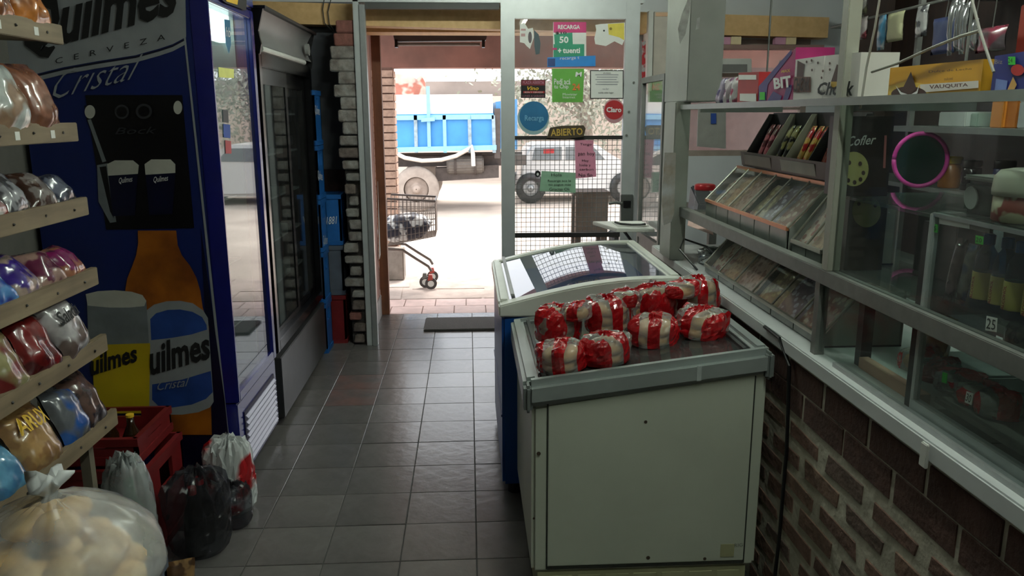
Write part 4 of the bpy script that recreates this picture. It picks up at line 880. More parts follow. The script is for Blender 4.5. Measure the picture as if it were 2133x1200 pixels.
# pale street tree beyond the glazed door
tr = thing('street_tree', 'sparse pale leafed street tree seen through the door glass', 'tree', (2.7, 18.2, -0.012))
bark = M('tree_bark', (150, 136, 124), 0.9, var=0.3); lfm = M('dusty_leaves', (150, 150, 132), 0.7, var=0.35, scale=2)
B().tube([(2.7, 18.2, -0.012), (2.73, 18.2, 0.8), (2.65, 18.2, 1.6), (2.8, 18.2, 2.6)], 0.13, 10).out('trunk', bark, tr, smooth=True)
rt = random.Random(3)
for k in range(7):
    a = rt.uniform(0, 2*PI); B().tube([(2.7, 18.2, 1.2+0.15*k), (2.7+0.7*math.cos(a), 18.2+0.5*math.sin(a), 1.7+0.2*k), (2.7+1.3*math.cos(a), 18.2+0.9*math.sin(a), 2.0+0.25*k)], 0.035, 6).out('branch', bark, tr)
lv = B()
for k in range(3200):
    c = Vector((2.6+rt.gauss(0, 0.95), 18.2+rt.gauss(0, 0.5), 2.1+rt.gauss(0, 0.65))); s = rt.uniform(.04, .09)
    d1_ = Vector((rt.gauss(0, 1), rt.gauss(0, 1), rt.gauss(0, 1))).normalized(); d2_ = d1_.orthogonal().normalized()
    lv.face([c-d1_*s, c+d2_*s*.5, c+d1_*s, c-d2_*s*.5])
lv.out('foliage', lfm, tr, kind='stuff')

# things standing outside just behind the glazed door
ws = thing('wooden_stand', 'brown wooden stand outside behind the glazed door', 'stand', (1.0, 6.7, 0))
WPn = PY(6.7); bw = M('stand_brown', (104, 80, 62), 0.7, var=0.2)
xa_, xb_ = WPn(1196, 450).x, WPn(1262, 450).x; zt_ = WPn(1220, 398).z
for x in (xa_, xb_-0.05):
    for y in (6.62, 6.85): box('leg', (x, x+0.05, y, y+0.05, -0.002, zt_-0.03), bw, ws)
box('top_board', (xa_-0.02, xb_+0.02, 6.60, 6.92, zt_-0.03, zt_), bw, ws, 0.004)
box('front_board', (xa_, xb_, 6.60, 6.618, zt_-0.35, zt_-0.03), bw, ws)
bn = thing('black_bin', 'black plastic bin outside beside the wooden stand', 'bin', (WPn(1290, 450).x, 6.75, 0))
cx_ = WPn(1262, 450).x+0.20
B().lathe([(.12, -.002), (.135, .02), (.16, .55), (.165, .57)], (cx_, 6.75, 0), 24).out('bin', black_pl, bn, smooth=True)
B().lathe([(.17, .571), (.17, .60), (.10, .66), (.03, .68)], (cx_, 6.75, 0), 24).out('lid', black_pl, bn, smooth=True)
# ---------------------------------------------------------------- cream display freezer with bread
fz = thing('display_freezer', 'cream slope topped display freezer standing against the brick counter', 'freezer', (0.55, 2.68, 0))
cream = M('cream_enamel', (196, 202, 186), 0.35, var=0.07, scale=3, bump=0.02)
cream_d = M('aged_cream', (176, 176, 140), 0.5, var=0.15, scale=6)
FX0, FX1, FY0, FY1 = 0.172, 0.925, 2.30, 3.06
def ztop(x): return 0.805+(x-FX0)/(FX1-FX0)*0.092
xa, xb = FX0+0.012, FX1-0.006
body = B().prism([(xa, FY0, 0.15), (xb, FY0, 0.15), (xb, FY0, ztop(xb)-0.07), (xa, FY0, ztop(xa)-0.085)], (0, FY1-FY0, 0))
body.out('body', cream, fz, bevel=0.012)
pnl = B().prism([(0.235, FY0-0.004, 0.175), (0.878, FY0-0.004, 0.175), (0.878, FY0-0.004, ztop(0.878)-0.082), (0.235, FY0-0.004, ztop(0.235)-0.092)], (0, 0.006, 0)).out('end_panel', cream, fz, bevel=0.0015)
seam = M('dark_seam', (46, 48, 42), 0.8)
for x in (0.233, 0.879): B().box(x-0.0022, x+0.0022, FY0-0.0035, FY0+0.001, 0.165, ztop(x)-0.085).out('panel_seam', seam, fz)
B().box(0.235, 0.878, FY0-0.003, FY0+0.001, 0.163, 0.172).out('panel_seam', seam, fz)
gr = B().box(xa+0.02, xb-0.03, FY0+0.004, FY1-0.02, 0.02, 0.15).out('base', cream_d, fz)
for k in range(7): B().box(0.24+k*0.092, 0.24+k*0.092+0.080, FY0, FY0+0.006, 0.05, 0.14).out('base_grille_panel', cream_d, fz, bevel=0.003)
for x in (0.24, 0.86):
    for y in (2.38, 2.98): B().cyl((x, y, 0), (x, y, 0.03), 0.025, seg=10).out('foot', black_pl, fz)
rimm_ = M('grey_freezer_rim', (158, 166, 164), 0.3, 0.25, var=0.06)
R = 0.058
def rail(name, p0, p1, q0, q1):  # swept box from inner/outer edges
    b = B(); b.hexa([p0, p1, q1, q0], [Vector(p)+Vector((0, 0, 0.0)) for p in (p0, p1, q1, q0)])
def rim_prism(x0, x1, y0, y1, drop=0.088):
    return B().hexa([(x0, y0, ztop(x0)-drop), (x1, y0, ztop(x1)-drop), (x1, y1, ztop(x1)-drop), (x0, y1, ztop(x0)-drop)], [(x0, y0, ztop(x0)), (x1, y0, ztop(x1)), (x1, y1, ztop(x1)), (x0, y1, ztop(x0))])
rim_prism(FX0-0.012, FX1+0.004, FY0-0.022, FY0+0.04).out('rim', rimm_, fz, bevel=0.022, bseg=4)
rim_prism(FX0-0.012, FX1+0.004, FY1-0.03, FY1).out('rim', rimm_, fz, bevel=0.012)
rim_prism(FX0-0.014, FX0+0.035, FY0+0.02, FY1-0.01).out('rim', rimm_, fz, bevel=0.012)
rim_prism(FX1-0.045, FX1+0.004, FY0+0.02, FY1-0.01).out('rim', rimm_, fz, bevel=0.012)
B().box(0.688, 0.702, FY0-0.0235, FY0-0.02, ztop(0.695)-0.068, ztop(0.695)-0.020).out('rim_tape', M('grey_tape', (176, 184, 182), 0.5), fz)
B().box(FX1-0.02, FX1+0.006, FY0-0.024, FY0+0.03, ztop(FX1)-0.10, ztop(FX1)-0.012).out('corner_cap', M('corner_cap_grey', (112, 118, 116), 0.5), fz, bevel=0.01)
B().box(FX0-0.014, FX0+0.014, FY0-0.024, FY0+0.03, ztop(FX0)-0.10, ztop(FX0)-0.012).out('corner_cap', MATS['corner_cap_grey'], fz, bevel=0.01)
lx0, lx1 = FX0+0.035, FX1-0.045
def lidplane(x0, x1, y0, y1, dz, th): return B().hexa([(x0, y0, ztop(x0)-dz-th), (x1, y0, ztop(x1)-dz-th), (x1, y1, ztop(x1)-dz-th), (x0, y1, ztop(x0)-dz-th)], [(x0, y0, ztop(x0)-dz), (x1, y0, ztop(x1)-dz), (x1, y1, ztop(x1)-dz), (x0, y1, ztop(x0)-dz)])
lidplane(lx0, lx1, FY0+0.04, FY1-0.03, 0.014, 0.008).out('glass_lid', M('dark_lid_glass', (58, 60, 60), 0.12, var=0.25, scale=4, coat=0.4), fz)
for x in (lx0+0.012, lx1-0.03): lidplane(x, x+0.012, FY0+0.04, FY1-0.03, 0.004, 0.010).out('lid_rail', M('lid_rail_dark', (70, 74, 74), 0.4, 0.3), fz)
B().box(0.80, 0.845, FY0-0.006, FY0-0.0038, 0.19, 0.235).out('maker_plate', M('faded_plate', (168, 168, 130), 0.6), fz)
text_px('FRIG', [(1524, 1140), (1547, 1138), (1547, 1131), (1524, 1133)], PY(FY0-0.0045), M('faded_ink', (120, 124, 116), 0.6), fz, (0, -0.0008, 0))
chip = M('rust_chip', (70, 56, 44), 0.8)
for u, v, r in ((1345, 879, 4), (1350, 1162, 5), (1468, 1164, 4), (1122, 945, 5), (1112, 1080, 3)):
    p = PY(FY0-0.0045)(u, v); B().cyl(p, p+Vector((0, -.0006, 0)), r*0.0014, seg=7).out('paint_chip', chip, fz)
# power cable
B().tube([(0.945, 2.42, 0.93), (0.948, 2.30, 0.925), (0.955, 2.23, 0.86), (0.962, 2.22, 0.6), (0.960, 2.22, 0.3), (0.950, 2.22, 0.012), (0.93, 2.3, 0.012)], 0.006, 8).out('power_cable', black_pl, label='black power cable hanging beside the cream freezer', cat='cable')
# ---- bread packs
crust = M('flatbread_crust', (214, 178, 122), 0.7, var=0.2, scale=15, col2=(186, 146, 92), pat='soft', pscale=12, bump=0.15)
films = [FILM('red_stripe_film_a', (172, 16, 24), 0.078, 0.56, 0.3), FILM('red_stripe_film_b', (172, 16, 24), 0.074, 0.60, 1.2), FILM('red_stripe_film_c', (172, 16, 24), 0.082, 0.54, -0.5)]
nl = Vector((-0.092/(FX1-FX0), 0, 1)).normalized()
LID = PN((FX0, 0, 0.805-0.013), nl)
def bread_pack(u, v, label, n=2, r=0.066, seed=0, lift=0.0, spin=0.0, fi=0, hh=None):
    c = LID(u, v); c.z += lift
    t = thing('bread_pack', label, 'bread', c, rot=(0, -math.atan(0.092/(FX1-FX0))*1.0, spin), group=None)
    for k in range(n):
        b = B().lathe([(r*.3, 0), (r*.86, 0.002), (r*.98, 0.012), (r*.96, 0.022), (r*.8, 0.031), (r*.3, 0.034), (0.004, 0.034)], (0.004*k, -0.003*k, 0.002+k*0.034), 22)
        b.out('flatbread', crust, t, smooth=True)
    h = hh or (n*0.034+0.018)
    b = crinkle(r*1.12, h, seed+100); b.out('cellophane', films[fi], t)
    return t
packs = [(1172, 768, 'bread pack nearest the left rim of the freezer lid', 2, .066, 0, 0), (1262, 752, 'bread pack second from the left rim, front row', 2, .066, .3, 2),
         (1362, 712, 'bread pack beside the bare lid glass, pale rolls showing', 2, .068, .9, 1), (1462, 696, 'bread pack nearest the counter, front row', 2, .068, 1.6, 2),
         (1160, 708, 'bread pack behind the leftmost front pack', 3, .068, 2.0, 1), (1268, 688, 'bread pack in the middle of the heap', 3, .068, .5, 0),
         (1362, 662, 'bread pack behind the pale rolls pack', 3, .068, 1.1, 2), (1454, 646, 'bread pack in the back row beside the counter', 3, .068, .2, 0)]
for i, q in enumerate(packs): bread_pack(q[0], q[1], 'red striped film '+q[2], q[3], q[4], i, 0, q[5], q[6])
tops = [(1200, 712, 'small red striped bread pack lying on top of the left packs', .045, .7, 1), (1300, 682, 'small red striped bread pack with upright red corner on the heap', .046, 1.9, 0), (1420, 664, 'small red striped bread pack on top near the counter', .052, .2, 2)]
for i, q in enumerate(tops): bread_pack(q[0], q[1], q[2], 1, q[3], 20+i, 0.088, q[4], q[5], hh=0.05)
# ---------------------------------------------------------------- blue curved top freezer
bz = thing('ice_cream_freezer', 'blue freezer with white rim and curved glass top', 'freezer', (0.48, 3.62, 0))
bblue = M('freezer_blue', (14, 78, 158), 0.35, var=0.12, scale=5); wrim = M('white_freezer_rim', (212, 214, 206), 0.35, var=0.05)
GX0, GX1, GY0, GY1 = 0.125, 0.86, 3.11, 4.10
def zarc(x):
    s = (x-GX0)/(GX1-GX0); return 0.850+0.100*math.sin(min(1, s*1.18)*PI/2)
B().prism([(GX0, GY0, 0.06), (GX1, GY0, 0.06), (GX1, GY0, 0.86), (GX0, GY0, 0.80)], (0, GY1-GY0, 0)).out('body', bblue, bz, bevel=0.012)
xs_ = [GX0-0.012+(GX1-GX0+0.02)*i/14 for i in range(15)]
def arcband(y0, y1, top=0.0, bot=None):
    b = B(); up = [(x, zarc(x)+top) for x in xs_]; lo = [(x, (bot if bot is not None else zarc(x)-0.05)) for x in xs_]
    n = len(xs_); V = [[b.bm.verts.new((x, y, z)) for x, z in pr] for y in (y0, y1) for pr in (up, lo)]
    u0, l0, u1, l1 = V
    for i in range(n-1):
        b.bm.faces.new((u0[i], u0[i+1], u1[i+1], u1[i])); b.bm.faces.new((l0[i], l1[i], l1[i+1], l0[i+1]))
        b.bm.faces.new((u0[i], l0[i], l0[i+1], u0[i+1])); b.bm.faces.new((u1[i], u1[i+1], l1[i+1], l1[i]))
    b.bm.faces.new((u0[0], u1[0], l1[0], l0[0])); b.bm.faces.new((u0[-1], l0[-1], l1[-1], u1[-1])); return b
arcband(GY0-0.012, GY0+0.06, 0, 0.80).out('rim_end', wrim, bz, bevel=0.006)
arcband(GY1-0.05, GY1+0.01, 0, 0.80).out('rim_end', wrim, bz, bevel=0.006)
B().box(GX0-0.012, GX0+0.035, GY0+0.04, GY1-0.03, 0.80, 0.862).out('rim_side', wrim, bz, bevel=0.01)
B().box(GX1-0.045, GX1+0.008, GY0+0.04, GY1-0.03, 0.82, 0.955).out('rim_side', wrim, bz, bevel=0.01)
g = B(); g.grid(lambda i, j: Vector((GX0+0.03+(GX1-GX0-0.07)*i, GY0+0.055+(GY1-GY0-0.10)*j, zarc(GX0+0.03+(GX1-GX0-0.07)*i)-0.008)), 14, 2)
g.out('curved_glass', GLASS('freezer_top_glass', tint=(.5, .52, .52), ior=1.75, film=0.10, filmcol=(.4, .42, .42)), bz, smooth=True)
B().box(GX0+0.03, GX1-0.04, GY0+0.05, GY1-0.04, 0.802, 0.806).out('goods_tray', M('freezer_inside', (120, 122, 118), 0.6, col2=(86, 84, 80), pat='noise', pscale=9), bz)
B().box(GX0+0.04, GX0+0.055, GY0+0.06, GY1-0.05, 0.872, 0.880).out('glass_handle', alu, bz)
B().box(GX0-0.004, GX0, GY0+0.02, GY1-0.02, 0.36, 0.37).out('body_trim', M('trim_blue_dark', (10, 50, 110), 0.4), bz)
for x in (0.18, 0.80):
    for y in (3.18, 4.03): B().cyl((x, y, 0), (x, y, 0.06), 0.028, seg=10).out('castor', black_pl, bz)
# ---------------------------------------------------------------- brick counter, worktop
brick_l = [M('counter_brick_%d' % i, c, 0.9, var=0.3, scale=18, bump=0.5, bscale=50) for i, c in enumerate(((112, 84, 72), (104, 78, 68), (120, 94, 80), (98, 80, 72)))]
cw = box('wall_counter', (0.9715, 1.10, 0.5, 4.02, 0, 0.886), M('counter_mortar', (176, 170, 154), 0.95, var=0.25, scale=12, bump=0.5, bscale=30), kind='structure')
pitch = 0.0785; L = 0.25
for r in range(11):
    z0 = 0.012+r*pitch; up = r >= 9; y = 0.52-(L/2 if r % 2 else 0)
    while y < 4.0:
        a = max(0.52, y+random.uniform(0, .012)); e = min(4.0, y+L-(0.008 if up else random.uniform(.03, .055)))
        if e-a > 0.03:
            zt = z0+pitch-(0.004 if up else random.uniform(.028, .04)); x = 0.9695-random.uniform(0, .0015); ja = lambda: random.uniform(-.010, .010); jz = lambda: random.uniform(-.006, .006)
            if up: ja = jz = lambda: 0.0
            q = [(a+ja(), z0+jz()), (e+ja(), z0+jz()), (e+ja(), zt+jz()), (a+ja(), zt+jz())]
            B().prism([(x, y_, z_) for y_, z_ in q], (0.985-x, 0, 0)).out('brick', M('counter_soldier', (80, 54, 46), 0.9, var=0.3, bump=0.4) if up else random.choice(brick_l), cw, bevel=0.002, bseg=1)
        y += L
wt = box('worktop', (0.950, 1.62, 0.5, 4.05, 0.888, 0.932), M('white_counter_top', (196, 200, 200), 0.4, var=0.08, scale=5), label='long white worktop on the brick counter', cat='worktop', bevel=0.004)
box('counter_clip', (0.944, 0.952, 1.49, 1.515, 0.872, 0.925), white_pl, label='small white plastic clip on the worktop edge', cat='clip', bevel=0.002)
# ---------------------------------------------------------------- glass front: rails, posts, panes
gf = thing('counter_glazing', 'aluminium framed glass front with posts and rail above the worktop', 'glass partition', (0.985, 2.2, 0.932))
GXp = 0.985
box('rail', (GXp-0.018, GXp+0.018, 0.52, 3.90, 1.140, 1.182), alu_dull, gf, 0.002)
box('sill_strip', (GXp-0.01, GXp+0.012, 0.52, 2.0, 0.932, 0.944), alu, gf)
for y in (2.08,): box('post', (GXp-0.018, GXp+0.018, y-0.018, y+0.018, 1.182, 2.75), M('painted_post', (150, 150, 138), 0.5, var=0.08), gf, 0.002)
for y in (2.12,): box('short_post', (GXp-0.014, GXp+0.014, y-0.014, y+0.014, 0.932, 1.14), alu_dull, gf)
box('dark_post', (GXp+0.06, GXp+0.09, 1.99, 2.02, 0.932, 1.14), black_pl, gf)
box('dark_post', (GXp+0.0, GXp+0.02, 3.72, 3.745, 0.932, 1.45), black_pl, gf)
for y0, y1 in ((0.52, 2.106),): box('lower_pane', (GXp-0.003, GXp+0.003, y0, y1, 0.946, 1.14), case_glass, gf)
for y0, y1 in ((0.52, 2.062),): box('upper_pane', (GXp-0.003, GXp+0.003, y0, y1, 1.182, 1.625), case_glass, gf)
zsf = 1.627
gs = box('shelf_glass', (GXp-0.03, 1.36, 0.55, 3.60, zsf, zsf+0.010), GLASS('shelf_glass', tint=(.80, .86, .83), ior=1.3, film=0.12, filmcol=(.5, .55, .52)), gf)
box('shelf_edge', (GXp-0.034, GXp-0.030, 0.55, 3.60, zsf-0.006, zsf+0.014), M('glass_edge', (128, 134, 128), 0.3), gf)
for y in (0.8, 2.08, 3.4): box('shelf_bracket', (GXp, 1.34, y-0.006, y+0.006, zsf-0.02, zsf), alu_dull, gf)
for x in (1.30,): 
    for y in (0.7, 2.08, 3.5): B().cyl((x, y, zsf+0.01), (x, y, 2.75), 0.004, seg=6).out('hanger_rod', alu_dull, gf)
box('inner_shelf', (1.02, 1.42, 1.70, 3.70, 1.150, 1.158), MATS['shelf_glass'], gf)
for y in (1.75, 2.7, 3.66): box('inner_shelf_leg', (1.39, 1.41, y, y+0.02, 0.932, 1.15), alu_dull, gf)
box('upper_inner_shelf', (1.03, 1.36, 1.70, 2.20, 1.372, 1.380), MATS['shelf_glass'], gf)
for y in (1.71, 2.17): box('inner_shelf_leg', (1.33, 1.345, y, y+0.015, 1.158, 1.372), alu_dull, gf)
# column at the counter end
colm = M('grey_column_paint', (128, 130, 124), 0.55, var=0.15, scale=5, bump=0.05); 
co = thing('service_column', 'grey painted square column with peeling tape at the counter end', 'column', (1.0, 3.85, 0.932))
box('duct', (0.965, 1.12, 3.55, 3.96, 1.655, 2.75), colm, co, 0.004)
box('shaft', (0.93, 1.0, 3.60, 3.80, 0.932, 1.655), M('pale_shaft_paint', (150, 152, 144), 0.55, var=0.15, scale=6), co, 0.004)
cp = PY(3.549)
tape = M('peeling_tape', (160, 160, 156), 0.25, var=0.3, scale=30)
art_px([([(1432, 0), (1440, 0), (1436, 30), (1428, 70), (1416, 92), (1412, 60), (1420, 30)], tape), ([(1452, 38), (1458, 36), (1456, 60), (1449, 62)], tape)], cp, co, name='tape')
SPp = PX(0.929)
st = B().prism([PY(3.598)(*q) for q in [(1384, 318), (1408, 318), (1404, 445), (1398, 462), (1382, 470), (1378, 420)]], (0, -0.002, 0)).out('column_sticker', M('glossy_sticker', (196, 196, 200), 0.3, col2=(160, 140, 116), pat='soft', pscale=9, var=0.2), label='long glossy product sticker on the column shaft', cat='sticker')
B().tube([(0.99, 3.35, 0.936), (0.95, 3.50, 1.00), (1.0, 3.62, 1.03), (1.06, 3.45, 1.02), (1.12, 3.3, 0.937)], 0.005, 7).out('loose_cable', black_pl, label='loop of black cable on the worktop by the column', cat='cable')
# end glazing and folding shelf
eg = thing('end_glazing', 'narrow aluminium framed glass panel between column and door', 'glass partition', (1.0, 4.2, 0))
fr = B(); fr.box(0.985, 1.015, 4.06, 4.09, 0, 1.80); fr.box(0.985, 1.015, 4.57, 4.60, 0, 1.80); fr.box(0.985, 1.015, 4.09, 4.57, 1.77, 1.80); fr.box(0.985, 1.015, 4.09, 4.57, 0.90, 0.93); fr.out('frame', alu_dull, eg)
box('pane', (0.997, 1.003, 4.09, 4.57, 0.93, 1.77), clear, eg); box('lower_panel', (0.99, 1.01, 4.09, 4.57, 0.0, 0.90), alu_dull, eg)
fs = thing('folding_shelf', 'small white folding shelf by the door with a phone on it', 'shelf', (0.85, 4.3, 0.98))
B().hexa([(0.70, 4.46, 0.985), (0.78, 4.16, 0.985), (0.985, 4.14, 0.985), (0.985, 4.46, 0.985)], [(0.70, 4.46, 1.005), (0.78, 4.16, 1.005), (0.985, 4.14, 1.005), (0.985, 4.46, 1.005)]).out('board', white_pl, fs, bevel=0.003)
B().cyl((0.98, 4.3, 0.80), (0.84, 4.3, 0.985), 0.008, seg=8).out('bracket', alu_dull, fs)
box('pad', (0.80, 0.97, 4.22, 4.40, 1.006, 1.012), paper, label='white paper pad lying on the folding shelf', cat='notepad')
B().tube([(0.80, 4.30, 1.020), (0.82, 4.24, 1.019), (0.87, 4.20, 1.019), (0.92, 4.20, 1.019), (0.95, 4.22, 1.019)], 0.006, 6).out('pen_cord', black_pl, label='black pen cord curled on the paper pad', cat='cord')
# meter cabinet on the front wall
mc = thing('meter_cabinet', 'tall white metal cabinet on the wall right of the door', 'cabinet', PY(5.6)(1368, 190))
B().prism([PY(5.60)(*q) for q in [(1352, 22), (1362, 22), (1358, 190), (1347, 190)]], (0, 0.16, 0)).out('side', white_pl, mc, bevel=0.004)
B().prism([PY(5.62)(*q) for q in [(1363, 24), (1393, 24), (1388, 186), (1359, 188)]], (0, 0.14, 0)).out('case', M('cabinet_beige', (190, 182, 170), 0.5), mc, bevel=0.004)
B().prism([PY(5.615)(*q) for q in [(1366, 26), (1392, 26), (1392, 34), (1366, 34)]], (0, 0.004, 0)).out('label_strip', M('peach_label', (215, 175, 140), 0.6), mc)
rbm = M('red_white_banner', (190, 190, 190), 0.5, col2=(190, 40, 50), pat='noise', pscale=14)
B().prism([PY(5.62)(*q) for q in [(1338, 85), (1345, 85), (1344, 205), (1336, 205)]], (0, 0.004, 0)).out('banner_strip', rbm, label='thin red and white printed strip hanging beside the door', cat='banner')
# ---------------------------------------------------------------- ceiling lamps (tube fittings above the shop and behind the counter)
def ceiling_lamp(x, y, label, s, L=1.2, alongy=True):
    t = thing('ceiling_lamp', label, 'lamp', (x, y, 2.65))
    a = (x-0.05, x+0.05, y-L/2, y+L/2) if alongy else (x-L/2, x+L/2, y-0.05, y+0.05)
    box('housing', (*a, 2.70, 2.75), white_pl, t, 0.004)
    p0, p1 = ((x, y-L/2+0.02, 2.672), (x, y+L/2-0.02, 2.672)) if alongy else ((x-L/2+0.02, y, 2.672), (x+L/2-0.02, y, 2.672))
    B().cyl(p0, p1, 0.018, seg=12).out('lamp_tube', EMIT('tube_light_%d' % int(s), (238, 250, 236), s), t)
ceiling_lamp(0.68, 1.15, 'white tube lamp on the ceiling over the aisle', 66)
ceiling_lamp(0.35, 3.9, 'added white tube lamp on the ceiling to brighten the entrance', 85, alongy=False)  # added lamp, lifts the door frame, notices, beam and front wall
ceiling_lamp(1.75, 2.2, 'white tube lamp on the ceiling behind the counter', 60)
# ---------------------------------------------------------------- candy dispensers (slanted acrylic bins)
steel = M('bin_steel', (170, 170, 160), 0.3, 0.7); copper = M('copper_edge', (196, 128, 92), 0.35, 0.4)
candy = [M('candy_%d' % i, a, 0.3, var=0.3, scale=60, col2=b2, pat='voronoi', pscale=38) for i, (a, b2) in enumerate((((200, 180, 160), (140, 90, 76)), ((180, 110, 96), (220, 200, 180)), ((170, 130, 104), (210, 176, 140)), ((150, 110, 100), (200, 170, 156)), ((196, 184, 140), (150, 130, 100)), ((180, 178, 196), (110, 90, 110))))]
def dispenser(label, y0, y1, z0, xb, xt, zt, xr, nb, edge, side_drop=0.0, zmid=None):
    """bins between y0..y1; slanted lid from (xb,zb) low front to (xt,zt) high back"""
    t = thing('candy_dispenser', label, 'candy bin', ((xb+xr)/2, (y0+y1)/2, z0))
    zb = zmid if zmid is not None else z0+0.03
    fl_ = B().box(xb+0.01, xr, y0, y1, z0, z0+0.006); fl_.out('base', black_pl, t)
    box('back', (xr-0.006, xr, y0, y1, z0+0.006, zt), M('bin_back', (120, 112, 104), 0.5), t)
    for k in range(nb+1):
        y = y0+(y1-y0)*k/nb
        B().prism([(xb+0.006, y-0.002, z0+0.006), (xr-0.008, y-0.002, z0+0.006), (xr-0.008, y-0.002, zt-0.004), (xt, y-0.002, zt-0.004), (xb+0.006, y-0.002, zb)], (0, 0.004, 0)).out('divider', acrylic if 0 < k < nb else M('bin_end', (130, 132, 126), 0.35), t)
        B().tube([(xb, y, zb+0.004), (xt, y, zt+0.002)], 0.0045, 6).out('divider_strip', steel, t)
    for k in range(nb):
        ya = y0+(y1-y0)*k/nb+0.004; yb = y0+(y1-y0)*(k+1)/nb-0.004; m = candy[(k*5+nb) % 6]; rr = random.Random(k*7+nb)
        g = B(); zf = z0+0.007
        lev = 0.016+0.012*(k % 3)
        g.grid(lambda i, j: Vector((xb+0.012+(xr-xb-0.022)*i, ya+(yb-ya)*j, max(zf, min(zt, zb+(zt-zb)*((xr-xb-0.022)*i+0.012)/(xt-xb))-lev+0.008*noise.noise(Vector((i*14, j*6, k*3.3)))))), 12, 6)
        g.out('candy_fill', m, t, smooth=True, kind='stuff')
        lid = B().prism([(xb, ya, zb), (xb, yb, zb), (xt, yb, zt), (xt, ya, zt)], (-0.002, 0, 0.002)).out('lid', acrylic, t)
        fp = B().box(xb-0.001, xb+0.003, ya, yb, z0+0.004, zb).out('front_pane', M('bin_front', (104, 110, 104), 0.25), t)
    B().box(xb-0.006, xb+0.004, y0, y1, zb-0.006, zb+0.006).out('front_edge', edge, t)
    B().box(xt-0.004, xt+0.006, y0, y1, zt-0.004, zt+0.008).out('top_edge', edge, t)
    return t
dispenser('slanted acrylic candy bins with steel strips under the counter rail', 2.17, 3.32, 0.932, 1.015, 1.13, 1.10, 1.26, 6, steel, zmid=0.965)
box('sale_tag', (1.115, 1.118, 2.20, 2.42, 1.090, 1.108), paper, label='white price strip on the lower candy bins', cat='price tag')
dispenser('large copper edged acrylic candy bins above the counter rail', 2.50, 3.40, 1.158, 1.03, 1.16, 1.375, 1.30, 6, copper, zmid=1.235)
dispenser('short two bin candy dispenser beside the painted post', 2.26, 2.48, 1.158, 1.04, 1.15, 1.345, 1.26, 2, steel, zmid=1.20)
# dark snack bar display behind and above the bins
ds = thing('snack_bar_display', 'dark cardboard display of red and black snack bars above the candy bins', 'display', (1.3, 2.55, 1.158))
dkc = M('dark_card', (20, 17, 18), 0.45); 
DY0, DY1 = 2.52, 3.36
box('back_card', (1.288, 1.294, DY0, DY1, 1.384, 1.605), dkc, ds)
B().box(1.17, 1.288, DY0, DY1, 1.384, 1.398).out('tray', dkc, ds)
B().hexa([(1.165, DY0, 1.388), (1.175, DY0, 1.388), (1.175, DY1, 1.388), (1.165, DY1, 1.388)], [(1.155, DY0, 1.445), (1.162, DY0, 1.445), (1.162, DY1, 1.445), (1.155, DY1, 1.445)]).out('front_lip', M('display_lip', (70, 62, 60), 0.4), ds)
for y0, y1, m in ((3.02, 3.32, M('lip_label_grey', (140, 130, 124), 0.5)), (2.62, 2.92, M('lip_label_pale', (165, 165, 155), 0.5))): B().hexa([(1.1635, y0, 1.394), (1.166, y0, 1.394), (1.166, y1, 1.394), (1.1635, y1, 1.394)], [(1.154, y0, 1.435), (1.157, y0, 1.435), (1.157, y1, 1.435), (1.154, y1, 1.435)]).out('lip_label', m, ds)
for y in (DY0, 2.73, 2.93, 3.13, DY1-0.006):
    B().prism([(1.175, y, 1.398), (1.288, y, 1.398), (1.288, y, 1.60), (1.27, y, 1.60), (1.18, y, 1.44)], (0, 0.006, 0)).out('partition', M('display_partition', (130, 124, 110), 0.5) if y in (2.93, 3.13) else dkc, ds)
barm = [bagmat('red_bar_wrap', (190, 64, 44), (120, 40, 30), 30), bagmat('black_bar_wrap', (40, 38, 38), (150, 140, 90), 26), bagmat('pink_bar_wrap', (180, 96, 106), (96, 44, 48), 26), bagmat('gold_red_wrap', (196, 156, 80), (170, 36, 36), 26)]
n = 0
for y0, cnt, mi in ((2.53, 6, 0), (2.74, 6, 3), (2.94, 6, 1), (3.14, 6, 2)):
    for i in range(cnt):
        n += 1; y = y0+0.012+i*0.028
        if y > y0+0.19: break
        root = thing('snack_bar', ('%s wrapped snack bar standing in the dark display' % ['red', 'black', 'pink', 'gold and red'][mi]), 'snack bar', (1.19+0.010*(i % 2), y, 1.402), rot=(0, math.radians(24), math.radians(random.uniform(-8, 8))), group='%s snack bars in the dark display' % ['red', 'black', 'pink', 'gold and red'][mi])
        b = pillow(0.030, 0.17, 0.016, n, n=6, rough=0.002); b.xf(Matrix(((0, 0, -1, 0), (1, 0, 0, 0), (0, 1, 0, 0.085), (0, 0, 0, 1)))); b.out('wrapper', barm[mi], root, smooth=True)
# ---------------------------------------------------------------- boxes on the hanging glass shelf
ZB = zsf+0.0105; SX = 0.985
def shelf_box(name, label, u0, u1, vt0, vt1, dep, mat, art=(), texts=(), slope=False, x=SX):
    """open carton whose printed face lies on the plane x, spanning picture columns u0..u1"""
    pl = PX(x); ya = pl(u0, 200).y; yb = pl(u1, 200).y; za = pl(u0, vt0).z; zb = pl(u1, vt1).z
    t = thing(name, label, 'box', (x+dep/2, (ya+yb)/2, ZB))
    b = B().hexa([(x, yb, ZB), (x, ya, ZB), (x+dep, ya, ZB), (x+dep, yb, ZB)], [(x, yb, zb), (x, ya, za), (x+dep, ya, za), (x+dep, yb, zb)])
    b.out('carton', mat, t)
    if art:
        art_px(list(art), pl, t, off=(-0.0012, 0, 0), step=(-0.0005, 0, 0))
    for tx in texts: text_px(tx[0], tx[1], pl, tx[2], t, (-0.0055, 0, 0), shear=tx[3] if len(tx) > 3 else 0, bold=tx[4] if len(tx) > 4 else 0.0)
    return t
van = M('vauquita_orange', (214, 158, 36), 0.5, var=0.06); cho = M('choc_brown', (64, 34, 22), 0.5)
